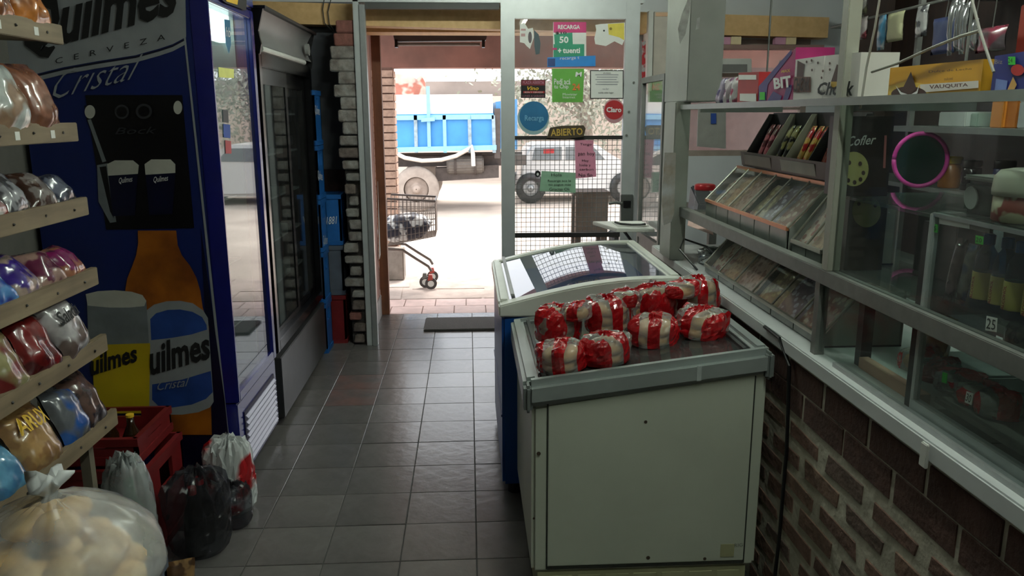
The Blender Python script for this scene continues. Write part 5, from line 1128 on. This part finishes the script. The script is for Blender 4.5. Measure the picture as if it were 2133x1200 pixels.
shelf_box('caramel_bar_box', 'orange carton lettered VAUQUITA on the glass shelf', 1849, 2040, 142, 124, 0.10, van,
  [([(1852, 208), (1852, 180), (1890, 168), (1930, 176), (1940, 208)], M('pale_yellow_print', (226, 190, 80), 0.5)), ([(1918, 193), (2040, 183), (2040, 168), (1918, 176)], M('label_white', (220, 214, 205), 0.5)), (ell(1895, 196, 37, 16), cho), ([(1880, 190), (1900, 149), (1911, 184), (1900, 196)], cho), ([(1868, 178), (1880, 192), (1898, 198), (1912, 190), (1918, 176), (1914, 194), (1898, 203), (1878, 196)], white_ink)],
  [('VAUQUITA', [(1941, 187), (2022, 181), (2022, 173), (1941, 177)], M('vauquita_brown', (90, 50, 40), 0.5), 0, 0.02), ('Dulce de Leche', [(1940, 152), (2030, 145), (2030, 141), (1940, 147)], cho), ('tradicional', [(1972, 168), (1990, 166), (1990, 160), (1972, 162)], cho)])
bl_b = M('navy_box', (36, 44, 120), 0.45, var=0.15)
shelf_box('biscuit_box', 'navy blue biscuit carton with green price tag on the glass shelf', 2062, 2150, 118, 104, 0.12, bl_b,
  [([(2072, 196), (2096, 196), (2100, 168), (2076, 164)], M('blue_cloud', (110, 130, 190), 0.5)), ([(2098, 192), (2112, 160), (2120, 176), (2110, 196)], M('biscuit_tan', (196, 150, 80), 0.5)), (ell(2122, 146, 14, 12), M('red_badge', (180, 40, 36), 0.5)), (rect(2103, 118, 2118, 135), green_tag)], [('24', rect(2106, 121, 2115, 131), ink), ('Biz', rect(2078, 124, 2094, 133), M('tan_text', (150, 140, 120), 0.5))])
wb = M('chonk_white', (206, 204, 198), 0.5, var=0.04); gold = M('gold_print', (196, 160, 60), 0.5)
dots = lambda pts: [(ell(u, v, 2, 3, 8), cho) for u, v in pts]
shelf_box('chocolate_bar_box', 'white chocolate bar carton beside the purple carton', 1652, 1711, 125, 117, 0.10, wb, [([(1662, 126), (1677, 134), (1674, 160), (1660, 160)], cho), (rect(1654, 160, 1690, 192), M('choc_mid', (110, 74, 60), 0.5))]+dots([(1692, 126), (1682, 129), (1706, 131), (1694, 146)]), [('CHONK', [(1656, 192), (1690, 190), (1692, 160), (1658, 162)], ink, 0.1, 0.02)])
shelf_box('chocolate_bar_box', 'white carton lettered Chonk behind the painted post', 1713, 1786, 117, 110, 0.10, wb, [([(1744, 134), (1758, 140), (1756, 176), (1732, 170)], cho), (rect(1732, 170, 1760, 182), gold)]+dots([(1730, 132), (1716, 148), (1731, 145), (1714, 162)]), [('Chonk', [(1706, 198), (1782, 200), (1784, 168), (1708, 172)], ink, 0.25, 0.03)])
pu = M('purple_box', (150, 28, 92), 0.45, var=0.1); ind = M('indigo_print', (44, 36, 110), 0.45)
t = shelf_box('bit_candy_box', 'magenta and indigo candy carton lettered BIT on the glass shelf', 1580, 1651, 178, 100, 0.12, pu, [([(1581, 214), (1581, 180), (1650, 102), (1650, 112), (1600, 176), (1596, 214)], ind), ([(1630, 214), (1640, 180), (1650, 176), (1650, 186), (1640, 214)], ind), ([(1598, 212), (1612, 190), (1630, 200), (1626, 212)], ind), (rect(1584, 192, 1595, 208), green_tag)],
  [('BIT', [(1616, 186), (1652, 181), (1650, 157), (1614, 163)], white_ink, 0, 0.04), ('MAX', [(1630, 152), (1650, 150), (1650, 143), (1632, 146)], gold, 0, 0.03)])
shelf_box('wafer_box', 'red and white wafer carton at the end of the glass shelf', 1536, 1578, 152, 150, 0.09, M('wafer_red', (160, 36, 34), 0.5), [(rect(1539, 156, 1576, 166), paper), ([(1542, 210), (1542, 195), (1576, 195), (1576, 212)], paper)], [])
for i, (u, a, b2) in enumerate(((1500, (150, 140, 160), (80, 70, 110)), (1514, (170, 160, 165), (120, 60, 110)), (1527, (190, 186, 186), (150, 60, 90)))):
    p = PX(1.02)(u, 200)
    root = thing('sachet', ('%s sachet standing on the glass shelf by the wafer carton' % ['grey purple', 'pale mauve', 'white and pink'][i]), 'sachet', (1.02, p.y, ZB), rot=(0, math.radians(10), 0))
    b = pillow(0.075, 0.105, 0.03, 80+i, n=8); b.xf(Matrix(((0, 0, -1, 0), (1, 0, 0, 0), (0, 1, 0, 0.052), (0, 0, 0, 1)))); b.out('sachet_bag', bagmat('sachet_%d' % i, a, b2, 20), root, smooth=True)
# candy bags in clear film standing behind the magenta carton
root = thing('lollipop_bag', 'clear violet lollipop bag leaning behind the magenta carton', 'candy bag', (1.14, 2.86, ZB), rot=(0, 0, 0))
b = lumpy(0.06, 0.06, 0.17, 55, amp=0.14); b.out('bag', GLASS('violet_film', tint=(.6, .58, .75), ior=1.4, rough=.15, film=.35, filmcol=(.4, .38, .55)), root, smooth=True)
# diagonal string holding the cartons
strg = M('white_string', (150, 148, 140), 0.8)
B().tube([PX(0.960)(u, v) for u, v in [(1832, 0), (1822, 60), (1805, 140), (1792, 226)]], 0.0028, 6).out('string_line', strg, label='white cord running from ceiling to the glass shelf by the post', cat='cord')
B().tube([PX(0.970)(u, v) for u, v in [(1816, 150), (1870, 132), (1940, 100), (2000, 76), (2040, 64)]], 0.0030, 6).out('carton_cord', strg, label='pale cord stretched over the orange carton', cat='cord')
B().tube([PX(0.972)(u, v) for u, v in [(2022, -10), (2040, 60), (2058, 115), (2070, 150)]], 0.0028, 6).out('string_line', strg, label='white cord hanging down between orange and navy cartons', cat='cord')
# ---------------------------------------------------------------- cookie carton and reflection shelf
t = thing('cookie_box', 'dark brown carton lettered Cofler with a round biscuit print', 'box', (1.15, 2.12, 1.381))
CB = PY(2.11); brn = M('cofler_brown', (36, 20, 18), 0.4, var=0.1)
zt_ = CB(1800, 242).z
box('carton', (CB(1752, 300).x, CB(1858, 300).x, 2.11, 2.19, 1.381, zt_), brn, t)
ck = M('biscuit_print', (200, 190, 120), 0.5)
art_px([(ell(1778, 352, 31, 36), ck)]+[(ell(1778+20*math.cos(a), 358+22*math.sin(a), 4, 5, 8), cho) for a in (0.1, .8, 1.5, 2.2, 3.0, 4.2, 5.4)]+[([(1838, 350), (1843, 350), (1846, 282), (1841, 282)], M('pink_text', (190, 110, 110), 0.5))], CB, t, off=(0, -0.001, 0), step=(0, -0.0003, 0))
text_px('Cofler', [(1762, 305), (1822, 300), (1824, 280), (1764, 284)], CB, white_ink, t, (0, -0.005, 0), shear=0.3, bold=0.01)
t = thing('cookie_box_reflection', 'painted reflection of the Cofler carton low behind the counter glass', 'box', (1.12, 2.20, 1.159))  # mirror image of the Cofler carton, built as a dimmer printed box
RB = PY(2.18)
box('carton', (RB(1766, 480).x, RB(1846, 480).x, 2.185, 2.24, 1.159, RB(1800, 402).z), M('reflected_brown', (60, 50, 42), 0.5), t)
art_px([(ell(1806, 440, 30, 34), M('reflected_biscuit_print', (150, 142, 96), 0.5))]+[(ell(1806+18*math.cos(a), 434+20*math.sin(a), 4, 4, 8), cho) for a in (3.6, 4.4, 5.2, 6.0)], RB, t, off=(0, 0.003, 0), step=(0, -0.0006, 0))
# ---------------------------------------------------------------- glass display case on the worktop
dc = thing('display_case', 'aluminium edged glass display case on the white worktop', 'display case', (1.2, 1.1, 0.932))
CX0, CX1, CY0, CY1, CZ0, CZ1 = 1.012, 1.42, 0.56, 1.665, 0.933, 1.388
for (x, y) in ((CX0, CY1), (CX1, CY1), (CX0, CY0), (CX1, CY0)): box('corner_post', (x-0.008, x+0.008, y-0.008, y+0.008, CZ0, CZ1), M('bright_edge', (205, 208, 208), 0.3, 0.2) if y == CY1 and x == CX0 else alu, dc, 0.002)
box('dark_edge', (CX0-0.006, CX0+0.010, CY1+0.010, CY1+0.030, CZ0, CZ1-0.02), black_pl, dc)
box('bottom_frame', (CX0-0.010, CX0+0.010, CY0, CY1, CZ0, CZ0+0.030), M('case_frame_white', (188, 194, 194), 0.35, 0.3), dc)
for z in (CZ1-0.006,):
    box('top_frame', (CX0-0.007, CX0+0.007, CY0, CY1, z, z+0.008), alu, dc); box('top_frame', (CX0, CX1, CY1-0.007, CY1+0.007, z, z+0.008), alu, dc)
box('front_glass', (CX0-0.002, CX0+0.002, CY0+0.01, CY1-0.01, CZ0+0.03, CZ1-0.006), case_glass, dc)
box('side_glass', (CX0+0.01, CX1-0.01, CY1-0.002, CY1+0.002, CZ0, CZ1-0.006), case_glass, dc)
box('top_glass', (CX0, CX1, CY0, CY1, CZ1, CZ1+0.006), MATS['shelf_glass'], dc)
box('case_shelf', (CX0+0.012, CX1-0.01, CY0+0.02, CY1-0.02, 1.200, 1.208), MATS['shelf_glass'], dc)
cf = box('case_floor', (CX0+0.01, CX1-0.01, CY0+0.01, CY1-0.01, CZ0, CZ0+0.006), M('case_floor', (96, 100, 94), 0.5, var=0.15), dc)
for k in range(5):
    box('floor_joint', (CX0+0.02, CX1-0.01, CY0+0.1+k*0.2, CY0+0.103+k*0.2, CZ0+0.006, CZ0+0.007), M('joint_dark', (50, 54, 50), 0.7), cf)
box('case_back', (CX1-0.004, CX1, CY0+0.01, CY1-0.01, CZ0, CZ1-0.02), M('case_back_dark', (78, 78, 74), 0.6), dc)
GP = PX(CX0-0.003)
def ctag(label, q, m, tx=None, name='price_tag', pl=GP):
    o = B().prism([pl(*p) for p in q], (-0.0008, 0, 0)).out(name, m, label=label, cat='price tag')
    if tx: text_px(tx, [(q[0][0]+2, q[0][1]-4), (q[1][0]-2, q[1][1]-4), (q[2][0]-2, q[2][1]+4), (q[3][0]+2, q[3][1]+4)], pl, ink, o, (-0.0015, 0, 0))
ctag('green price tag at the corner of the display case', [(1940, 482), (1953, 485), (1954, 468), (1941, 465)], green_tag, '15')
ctag('green price tag on the display case beside the blue bottles', [(2032, 507), (2048, 510), (2049, 493), (2033, 490)], green_tag, '20')
ctag('white price tag under the blue bottles on display case', [(2053, 688), (2076, 692), (2078, 663), (2056, 658)], paper, '25')
ctag('white price tag low on the display case front', [(2010, 838), (2024, 844), (2028, 820), (2014, 815)], paper, '30')
ctag('small green price tag below the bread packs in display case', [(1962, 796), (1972, 799), (1974, 778), (1964, 775)], green_tag)
ctag('white paper strip along the top of the display case', [(1957, 466), (2020, 477), (2020, 459), (1957, 446)], paper)
ctag('grey paper strip beside the white strip on display case', [(2021, 477), (2062, 486), (2062, 468), (2021, 459)], M('grey_paper', (120, 120, 116), 0.8))
# goods in the case
bb_ = GLASS('blue_bottle_plastic', tint=(.12, .45, .75), ior=1.5, film=.35, filmcol=(.02, .18, .34)); ylab = M('yellow_label', (214, 196, 96), 0.5, var=0.06)
for i, (y, dx) in enumerate(((1.535, 0), (1.486, .006), (1.437, 0), (1.388, .006), (1.339, 0))):
    lab = 'blue bottle with yellow paper label in the display case'
    t = thing('blue_bottle', lab, 'bottle', (1.052+dx, y, 1.2085), group='blue bottles with yellow labels in the display case')
    B().lathe([(0.018, 0), (0.0225, 0.004), (0.0225, 0.095), (0.020, 0.112), (0.010, 0.128), (0.0095, 0.138)], (1.052+dx, y, 1.2085), 18).out('bottle', bb_, t, smooth=True)
    B().lathe([(0.0115, 0.132), (0.0115, 0.152), (0.006, 0.154)], (1.052+dx, y, 1.2085), 12).out('cap', M('blue_cap', (24, 90, 160), 0.3), t)
    lb_ = B().lathe([(0.0228, 0.020), (0.0231, 0.022), (0.0231, 0.074), (0.0228, 0.076)], (1.052+dx, y, 1.2085), 18).out('label_band', ylab, t, smooth=True)
    c = Vector((1.052+dx-0.0237, y, 1.252))
    V, P = text_mesh('ALCOHOL', 0, 0.02); g = B(); vs = [g.bm.verts.new((c.x-0.0004, c.y-0.004+q*0.008, c.z-0.024+s*0.048)) for s, q in V]
    for fc in P:
        try: g.bm.faces.new([vs[k] for k in fc])
        except ValueError: pass
    g.out('lettering', red_ink, t)
for i, (y, m, lab) in enumerate(((1.636, bagmat('mauve_pouch', (120, 90, 96), (70, 50, 56), 16), 'mauve pouch standing in the display case corner'), (1.604, bagmat('white_blue_pouch', (170, 174, 174), (40, 90, 150), 8), 'white and blue pouch standing beside the blue bottles'), (1.570, bagmat('blue_pouch', (40, 92, 150), (30, 60, 110), 8), 'blue carton pouch right against the blue bottles'))):
    root = thing('pouch', lab, 'pouch', (1.045+0.006*i, y, 1.21), rot=(0, math.radians(8), 0))
    b = pillow(0.036, 0.135-0.015*i, 0.016, 90+i, n=8, rough=0.002); b.xf(Matrix(((0, 0, -1, 0), (1, 0, 0, 0), (0, 1, 0, 0.06), (0, 0, 0, 1)))); b.out('pouch_bag', m, root, smooth=True)
BPp = None
for i, (u, v) in enumerate(((1918, 742), (1958, 758), (2000, 778), (2046, 796), (2090, 812))):
    p = PX(1.10)(u, v)
    t = thing('wrapped_roll', 'red striped wrapped bread roll lying low in display case', 'bread', (1.10, p.y, 0.985), rot=(0, 0, 0.2*i), group='wrapped rolls low in the display case')
    b = B().lathe([(.01, 0), (.034, .004), (.042, .016), (.036, .03), (.012, .036)], (0, 0, 0), 16, sx=0.9); b.out('roll', crust, t, smooth=True)
    b = crinkle(.046, .046, 140+i); b.out('cellophane', films[i % 3], t)
box('bread_tray', (1.03, 1.38, 0.80, 1.62, 0.972, 0.983), M('tray_grey', (110, 112, 106), 0.5), label='flat grey tray under the wrapped rolls in display case', cat='tray')
for k, y in enumerate((0.84, 1.58)): box('tray_block', (1.20, 1.24, y, y+0.03, 0.940, 0.972), M('tray_block_grey', (90, 90, 86), 0.5), label=('grey block propping the near end of the bread tray' if k == 0 else 'grey block propping the bread tray near the case corner'), cat='block')
# things standing on the display case
nb_ = thing('napkin_holder', 'dark green napkin dispenser on the display case', 'napkin holder', (1.14, 1.56, 1.395))
GN = PX(1.05); y0n, y1n = GN(2088, 420).y, GN(2004, 420).y
dgrn = M('dark_green_plastic', (40, 62, 50), 0.3)
box('body', (1.05, 1.15, y0n, y1n, 1.395, GN(2040, 378).z), dgrn, nb_, 0.008)
box('cover', (1.045, 1.155, y0n, y1n, GN(2040, 378).z+0.0005, GN(2040, 371).z+0.004), M('grey_green_cover', (130, 138, 130), 0.4), nb_, 0.004)
B().prism([GN(*q)+Vector((-0.002, 0, 0)) for q in ell(2026, 412, 14, 24, 20)], (-0.003, 0, 0)).out('napkin_window', M('napkin_white', (160, 164, 160), 0.7), nb_)
sw = thing('sweets_tub', 'tub with white lid and colourful label on display case', 'tub', (1.12, 1.36, 1.395))
yb0 = PX(1.07)(2134, 420).y
B().lathe([(.055, 0), (.058, .003), (.058, .05)], (1.075, yb0, 1.395), 28).out('tub', M('colour_print', (150, 70, 60), 0.5, col2=(200, 190, 160), pat='noise', pscale=22), sw, smooth=True)
B().lathe([(.061, .05), (.062, .06), (.060, .085), (.05, .098), (.03, .102)], (1.075, yb0, 1.395), 28).out('lid', M('cream_lid', (206, 200, 184), 0.4), sw, smooth=True)
# low left part of counter: white tray, bags
box('white_tray', (1.16, 1.36, 1.74, 1.95, 0.934, 0.985), M('tray_white', (150, 156, 156), 0.4), label='white plastic tray on the worktop beside the display case', cat='tray', bevel=0.006)
box('wood_strip', (1.045, 1.075, 1.70, 2.30, 0.933, 0.965) if False else (1.04, 1.065, 1.69, 1.985, 0.933, 0.962), M('peach_wood', (196, 158, 136), 0.6), label='peach coloured wooden strip lying along the worktop', cat='strip')
for i, (y, m, lab) in enumerate(((1.95, bagmat('dark_sweet_bag', (44, 36, 34), (130, 110, 70), 20), 'dark sweet bag hanging under the rail beside the dark post'), (1.86, bagmat('brown_sweet_bag', (50, 42, 40), (110, 104, 90), 24), 'dark brown sweet bag on the worktop behind white tray'))):
    root = thing('sweet_bag', lab, 'candy bag', (1.20+0.18*i, y, 0.935), rot=(0, math.radians(12), 0))
    b = pillow(0.14, 0.16, 0.06, 160+i, n=9); b.xf(Matrix(((0, 0, -1, 0), (1, 0, 0, 0), (0, 1, 0, 0.078), (0, 0, 0, 1)))); b.out('bag', m, root, smooth=True)
# ---------------------------------------------------------------- behind the counter: brown cabinet with shelves
bc = thing('wall_cabinet', 'dark brown wooden wall cabinet with grey shelves behind the counter', 'cabinet', (2.2, 2.6, 0))
dbw = M('dark_brown_wood', (58, 40, 32), 0.55, var=0.2, col2=(44, 30, 26), pat='woodz', pscale=2)
box('back', (2.05, 2.10, 1.0, 3.92, 0, 2.5), dbw, bc); box('side', (1.86, 2.05, 3.89, 3.92, 0, 2.5), dbw, bc); box('side', (1.86, 2.05, 1.0, 1.03, 0, 2.5), dbw, bc)
gsh = M('grey_shelf', (112, 116, 112), 0.5, var=0.12)
for z, y1 in ((1.30, 3.89), (0.85, 3.89), (2.02, 3.1)): box('cabinet_shelf', (1.80, 2.05, 1.03, y1, z, z+0.018), gsh, bc)
box('cabinet_shelf', (1.74, 2.05, 1.03, 3.22, 1.530, 1.552), gsh, bc)
for y in (3.18,): box('upright', (1.78, 1.80, y, y+0.02, 0.85, 2.45), alu_dull, bc)
box('base', (1.86, 2.05, 1.03, 3.89, 0, 0.85), dbw, bc)
# hoop mirror
hm = thing('round_mirror', 'round mirror with bright pink rim propped on the cabinet shelf', 'mirror', (1.79, 3.06, 1.319))
HPn = PN((1.70, 3.02, 1.40), (-0.45, -1, 0)); c = HPn(1917, 333); c.z = max(c.z, 1.4)
rad = (HPn(1917, 333)-HPn(1917, 278)).length
nrm = Vector((-0.45, -1, 0)).normalized(); ax = nrm.cross(Vector((0, 0, 1))).normalized()
ring = [c+ax*rad*0.92*math.cos(2*PI*i/40)+Vector((0, 0, 1))*rad*math.sin(2*PI*i/40) for i in range(41)]
B().tube(ring, 0.0085, 8).out('rim', M('bright_pink', (216, 70, 165), 0.4), hm, smooth=True)
B().prism([c+ax*rad*0.90*math.cos(2*PI*i/36)+Vector((0, 0, 1))*rad*0.98*math.sin(2*PI*i/36) for i in range(36)], nrm*-0.004).out('disc', M('green_black_disc', (22, 46, 40), 0.12), hm)
# items on cabinet shelves
def cbox(name, label, x0, u0, u1, z0, vt, dep, mat, cat='box', bevel=0.003):
    pl = PX(x0); ya, yb = pl(u0, 250).y, pl(u1, 250).y; zt = pl((u0+u1)/2, vt).z
    return box(name, (x0, x0+dep, yb, ya, z0, max(zt, z0+0.02)), mat, label=label, cat=cat, bevel=bevel)
cbox('medicine_box', 'white medicine carton on the upper cabinet shelf', 1.78, 1955, 2010, 1.5525, 233, 0.10, M('white_card', (180, 188, 184), 0.6))
cbox('medicine_box', 'pale green medicine carton beside the white carton', 1.80, 2012, 2035, 1.5525, 236, 0.09, M('pale_green_card', (150, 172, 160), 0.6))
cbox('orange_pack', 'orange packet on the upper cabinet shelf', 1.76, 2062, 2088, 1.5525, 208, 0.08, M('orange_card', (206, 128, 36), 0.5), 'packet')
cbox('orange_pack', 'darker orange packet leaning beside the orange packet', 1.77, 2091, 2116, 1.5525, 206, 0.08, M('orange_card_dark', (190, 110, 30), 0.5), 'packet')
cbox('grey_pack', 'grey packet at the end of the upper cabinet shelf', 1.77, 2119, 2140, 1.5525, 212, 0.08, M('grey_card_light', (170, 174, 176), 0.5), 'packet')
def jar(label, x, u, z0, r, h, mat, capm):
    y = PX(x)(u, 300).y; t = thing('jar', label, 'jar', (x, y, z0))
    B().lathe([(r*.92, 0), (r, .004), (r, h*.72), (r*.85, h*.78)], (x, y, z0), 20).out('jar_body', mat, t, smooth=True)
    B().lathe([(r*.95, h*.78), (r*.98, h*.8), (r*.98, h*.97), (r*.9, h)], (x, y, z0), 20).out('lid', capm, t, smooth=True)
jar('amber jar with yellow and black lid on cabinet shelf', 1.86, 1986, 1.3185, 0.040, 0.12, M('amber_jar', (160, 100, 40), 0.3), M('yellow_lid', (190, 160, 40), 0.4))
jar('small black jar beside the amber jar', 1.88, 2030, 1.3185, 0.035, 0.11, black_gl, black_pl)
jar('small dark blue jar at the end of the cabinet shelf', 1.88, 2100, 1.3185, 0.035, 0.12, M('navy_jar', (30, 34, 70), 0.3), black_pl)
# hanging packets on a rod
rd = thing('hanging_rod', 'thin grey rod under the cabinet top for hanging packets', 'rod', (1.74, 2.9, 1.98))
PR = PX(1.74)
za = PR(1860, 26).z
B().cyl((1.74, 3.88, za), (1.74, 2.40, za), 0.006, seg=8).out('rod', alu_dull, rd)
for y in (3.88, 2.42): B().cyl((1.74, y, za), (1.87 if y > 3 else 2.05, y, za), 0.006, seg=8).out('rod_bracket', alu_dull, rd)
def hang(u, v0, v1, w, mat, label, shape=None):
    pl = PX(1.735); y = pl(u, (v0+v1)/2).y; zt, zb = pl(u, v0).z, pl(u, v1).z; h = zt-zb
    root = thing('hanging_packet', label, 'packet', (1.733, y, zb), rot=(0, 0, 0))
    b = pillow(w, h, 0.025, int(u), n=8, rough=0.003); b.xf(Matrix(((0, 0, -1, 0), (1, 0, 0, 0), (0, 1, 0, h/2), (0, 0, 0, 1)))); b.out('packet', mat, root, smooth=True)
    B().tube([(0, 0, h-0.005), (0.006, 0, (za-zb)+0.005)], 0.002, 6).out('hook', alu_dull, root)
hang(1797, 36, 82, 0.09, bagmat('white_pink_pack', (190, 180, 180), (130, 60, 70), 14), 'white and pink packet hanging nearest the painted post')
hang(1798, 0, 30, 0.08, bagmat('pale_print_pack', (160, 156, 150), (90, 90, 70), 14), 'pale printed packet hanging high beside the painted post')
hang(1838, 32, 104, 0.06, bagmat('sky_pack', (96, 160, 200), (190, 200, 205), 8), 'sky blue and white packet hanging from the rod')
hang(1866, 26, 86, 0.13, M('cream_tag', (200, 200, 160), 0.5), 'cream bottle shaped packet hanging from the rod')
hang(1922, 12, 76, 0.08, bagmat('chequer_pack', (196, 196, 196), (80, 80, 86), 20), 'grey and white patterned packet hanging from the rod')
hang(1967, 36, 112, 0.15, M('slate_blue_bag', (66, 76, 120), 0.4, var=0.15), 'slate blue packet hanging beside the metal upright')
for i, (u, v0, v1) in enumerate(((1984, 0, 115), (1999, 0, 106), (2010, 6, 112), (2030, 40, 106))):
    hang(u, v0, v1, 0.035, M('foil_tube', (190, 192, 194), 0.2, 0.85, var=0.2), 'silver foil tube packet hanging in a row'); 
for o in [o for o in bpy.data.objects if o.get('label') == 'silver foil tube packet hanging in a row']: o['group'] = 'silver foil tubes hanging over the shelf'
hang(2066, 56, 108, 0.16, bagmat('rose_pack', (130, 50, 70), (90, 80, 84), 9), 'rose and grey packet hanging right of the foil tubes')
cbox('tall_red_box', 'tall red carton on the cabinet beside the navy carton', 1.80, 2096, 2128, 1.5525, 14, 0.14, M('brick_red_card', (150, 50, 34), 0.5))
cbox('tall_blue_box', 'tall blue carton beside the tall red carton', 1.79, 2130, 2160, 1.5525, 28, 0.14, M('deep_blue_card', (40, 50, 120), 0.5))
# grey lump made up for a jacket-like reflection in the glass, and cartons
ap = thing('grey_reflection_lump', 'grey lump standing in for a jacket-like reflection in the counter glass', 'sack', (1.42, 2.10, 0.933))
b = lumpy(0.088, 0.12, 0.44, 77, seg=28, rings=14, amp=0.10); b.xf(Matrix.Translation((1.525, 2.30, 0.934))); b.out('sack', M('reflection_grey', (104, 110, 114), 0.9, var=0.2, scale=8, bump=0.3), ap, smooth=True)
box('dark_carton', (1.28, 1.38, 2.0, 2.19, 1.1585, 1.34), M('black_carton', (26, 26, 28), 0.5), label='black carton on the inner glass shelf near the painted post', cat='box', bevel=0.003)
box('pink_carton', (1.44, 1.56, 1.78, 1.96, 0.9335, 1.30), M('dusty_pink_carton', (150, 116, 114), 0.6), label='dusty pink carton standing behind the display case', cat='box', bevel=0.003)
root = thing('snack_pouch', 'dark pouch with yellow patch above the pink carton', 'pouch', (1.50, 1.95, 1.305), rot=(0, 0, 0.3))
b = pillow(0.13, 0.10, 0.05, 201, n=8); b.xf(Matrix(((0, 0, -1, 0), (1, 0, 0, 0), (0, 1, 0, 0.05), (0, 0, 0, 1))) if False else Matrix(((0, 0, -1, 0), (1, 0, 0, -0.07), (0, 1, 0, 0.048), (0, 0, 0, 1)))); b.out('pouch_bag', bagmat('dark_yellow_pouch', (60, 44, 46), (170, 150, 50), 7), root, smooth=True)
# desk and papers between column and candy bins
dk_ = thing('inner_desk', 'low desk with papers behind the column', 'desk', (1.75, 4.2, 0))
box('desk_top', (1.25, 2.2, 4.12, 5.0, 1.02, 1.05), M('desk_grey', (110, 110, 104), 0.5), dk_)
for x in (1.28, 2.15):
    for y in (4.16, 4.95): box('leg', (x, x+0.04, y-0.02, y+0.02, 0, 1.02), alu_dull, dk_)
ZP = PZ(1.051)
def sheet(label, q, m, z=1.051, name='paper_sheet', cat='paper'):
    pl = PZ(z); B().prism([pl(*p) for p in q], (0, 0, 0.002)).out(name, m, label=label, cat=cat)
sheet('pale pink sheet of paper on the desk behind the column', [(1432, 470), (1486, 490), (1476, 440), (1440, 420)], M('pink_sheet', (226, 190, 182), 0.8))
sheet('white sheet of paper on the desk by the dark post', [(1462, 364), (1496, 360), (1500, 350), (1470, 352)], paper, 1.053)
rj = thing('red_lid_jar', 'clear jar with a red lid on the desk', 'jar', (1.35, 4.1, 1.05))
q = PY(3.95)(1468, 396)
B().lathe([(.045, 0), (.048, .005), (.048, q.z-1.052), (.04, q.z-1.045)], (q.x, 3.95, 1.0505), 20).out('jar_body', acrylic, rj, smooth=True)
B().lathe([(.05, q.z-1.05), (.052, q.z-1.045), (.052, q.z-1.025), (.045, q.z-1.02)], (q.x, 3.95, 1.0505), 20).out('lid', M('red_lid', (190, 36, 44), 0.35), rj, smooth=True)
# pin-up calendar board on front wall
nb2 = thing('notice_board', 'white framed notice board on the front wall behind the counter', 'notice board', PY(5.75)(1515, 150))
BDp = PY(5.74)
B().prism([BDp(*q) for q in [(1472, 122), (1566, 122), (1566, 152), (1472, 152)]], (0, 0.02, 0)).out('frame', white_pl, nb2, bevel=0.004)
B().prism([BDp(*q)+Vector((0, -.004, 0)) for q in [(1476, 134), (1556, 134), (1556, 150), (1476, 150)]], (0, 0.003, 0)).out('panel', M('board_grey', (120, 118, 116), 0.6), nb2)
B().prism([PY(5.78)(*q) for q in [(1455, 215), (1512, 215), (1512, 310), (1452, 305)]], (0, 0.012, 0)).out('wall_panel', M('pale_panel', (150, 150, 144), 0.6), label='pale panel with a blue tag on wall behind counter', cat='panel')
B().prism([PY(5.77)(*q) for q in [(1481, 236), (1492, 236), (1492, 258), (1481, 258)]], (0, 0.004, 0)).out('blue_wall_tag', blue_ink, label='small blue tag on the pale wall panel', cat='tag')
B().tube([PY(5.5)(u, v) for u, v in [(1494, 6), (1500, 40), (1490, 80), (1500, 130)]], 0.004, 6).out('wall_cable', cab, label='thin cable hanging in front of the right window', cat='cable')

# small things on the desk
tm_ = thing('card_terminal', 'dark grey card terminal on the desk by the dark post', 'terminal', (1.34, 4.55, 1.05))
B().hexa([(1.30, 4.45, 1.051), (1.42, 4.45, 1.051), (1.42, 4.66, 1.051), (1.30, 4.66, 1.051)], [(1.31, 4.46, 1.10), (1.41, 4.46, 1.10), (1.41, 4.65, 1.19), (1.31, 4.65, 1.19)]).out('body', M('terminal_grey', (58, 60, 66), 0.4), tm_, bevel=0.008)
B().box(1.33, 1.39, 4.64, 4.648, 1.10, 1.16).out('screen', black_gl, tm_)
root = thing('yellow_packet', 'yellow and white packet lying on the desk papers', 'packet', (1.58, 4.62, 1.075), rot=(0, 0, 0.5))
b = pillow(0.22, 0.14, 0.05, 301, n=10); b.out('packet', bagmat('yellow_white_pack', (206, 180, 70), (200, 200, 195), 10), root, smooth=True)
root = thing('foil_bag', 'crumpled silver foil bag on the worktop beside the column', 'bag', (1.14, 3.50, 0.9335), rot=(0, 0, 0.2))
b = crinkle(0.085, 0.06, 311, amp=0.16); b.out('bag', M('silver_foil', (190, 192, 194), 0.2, 0.85, var=0.2), root)
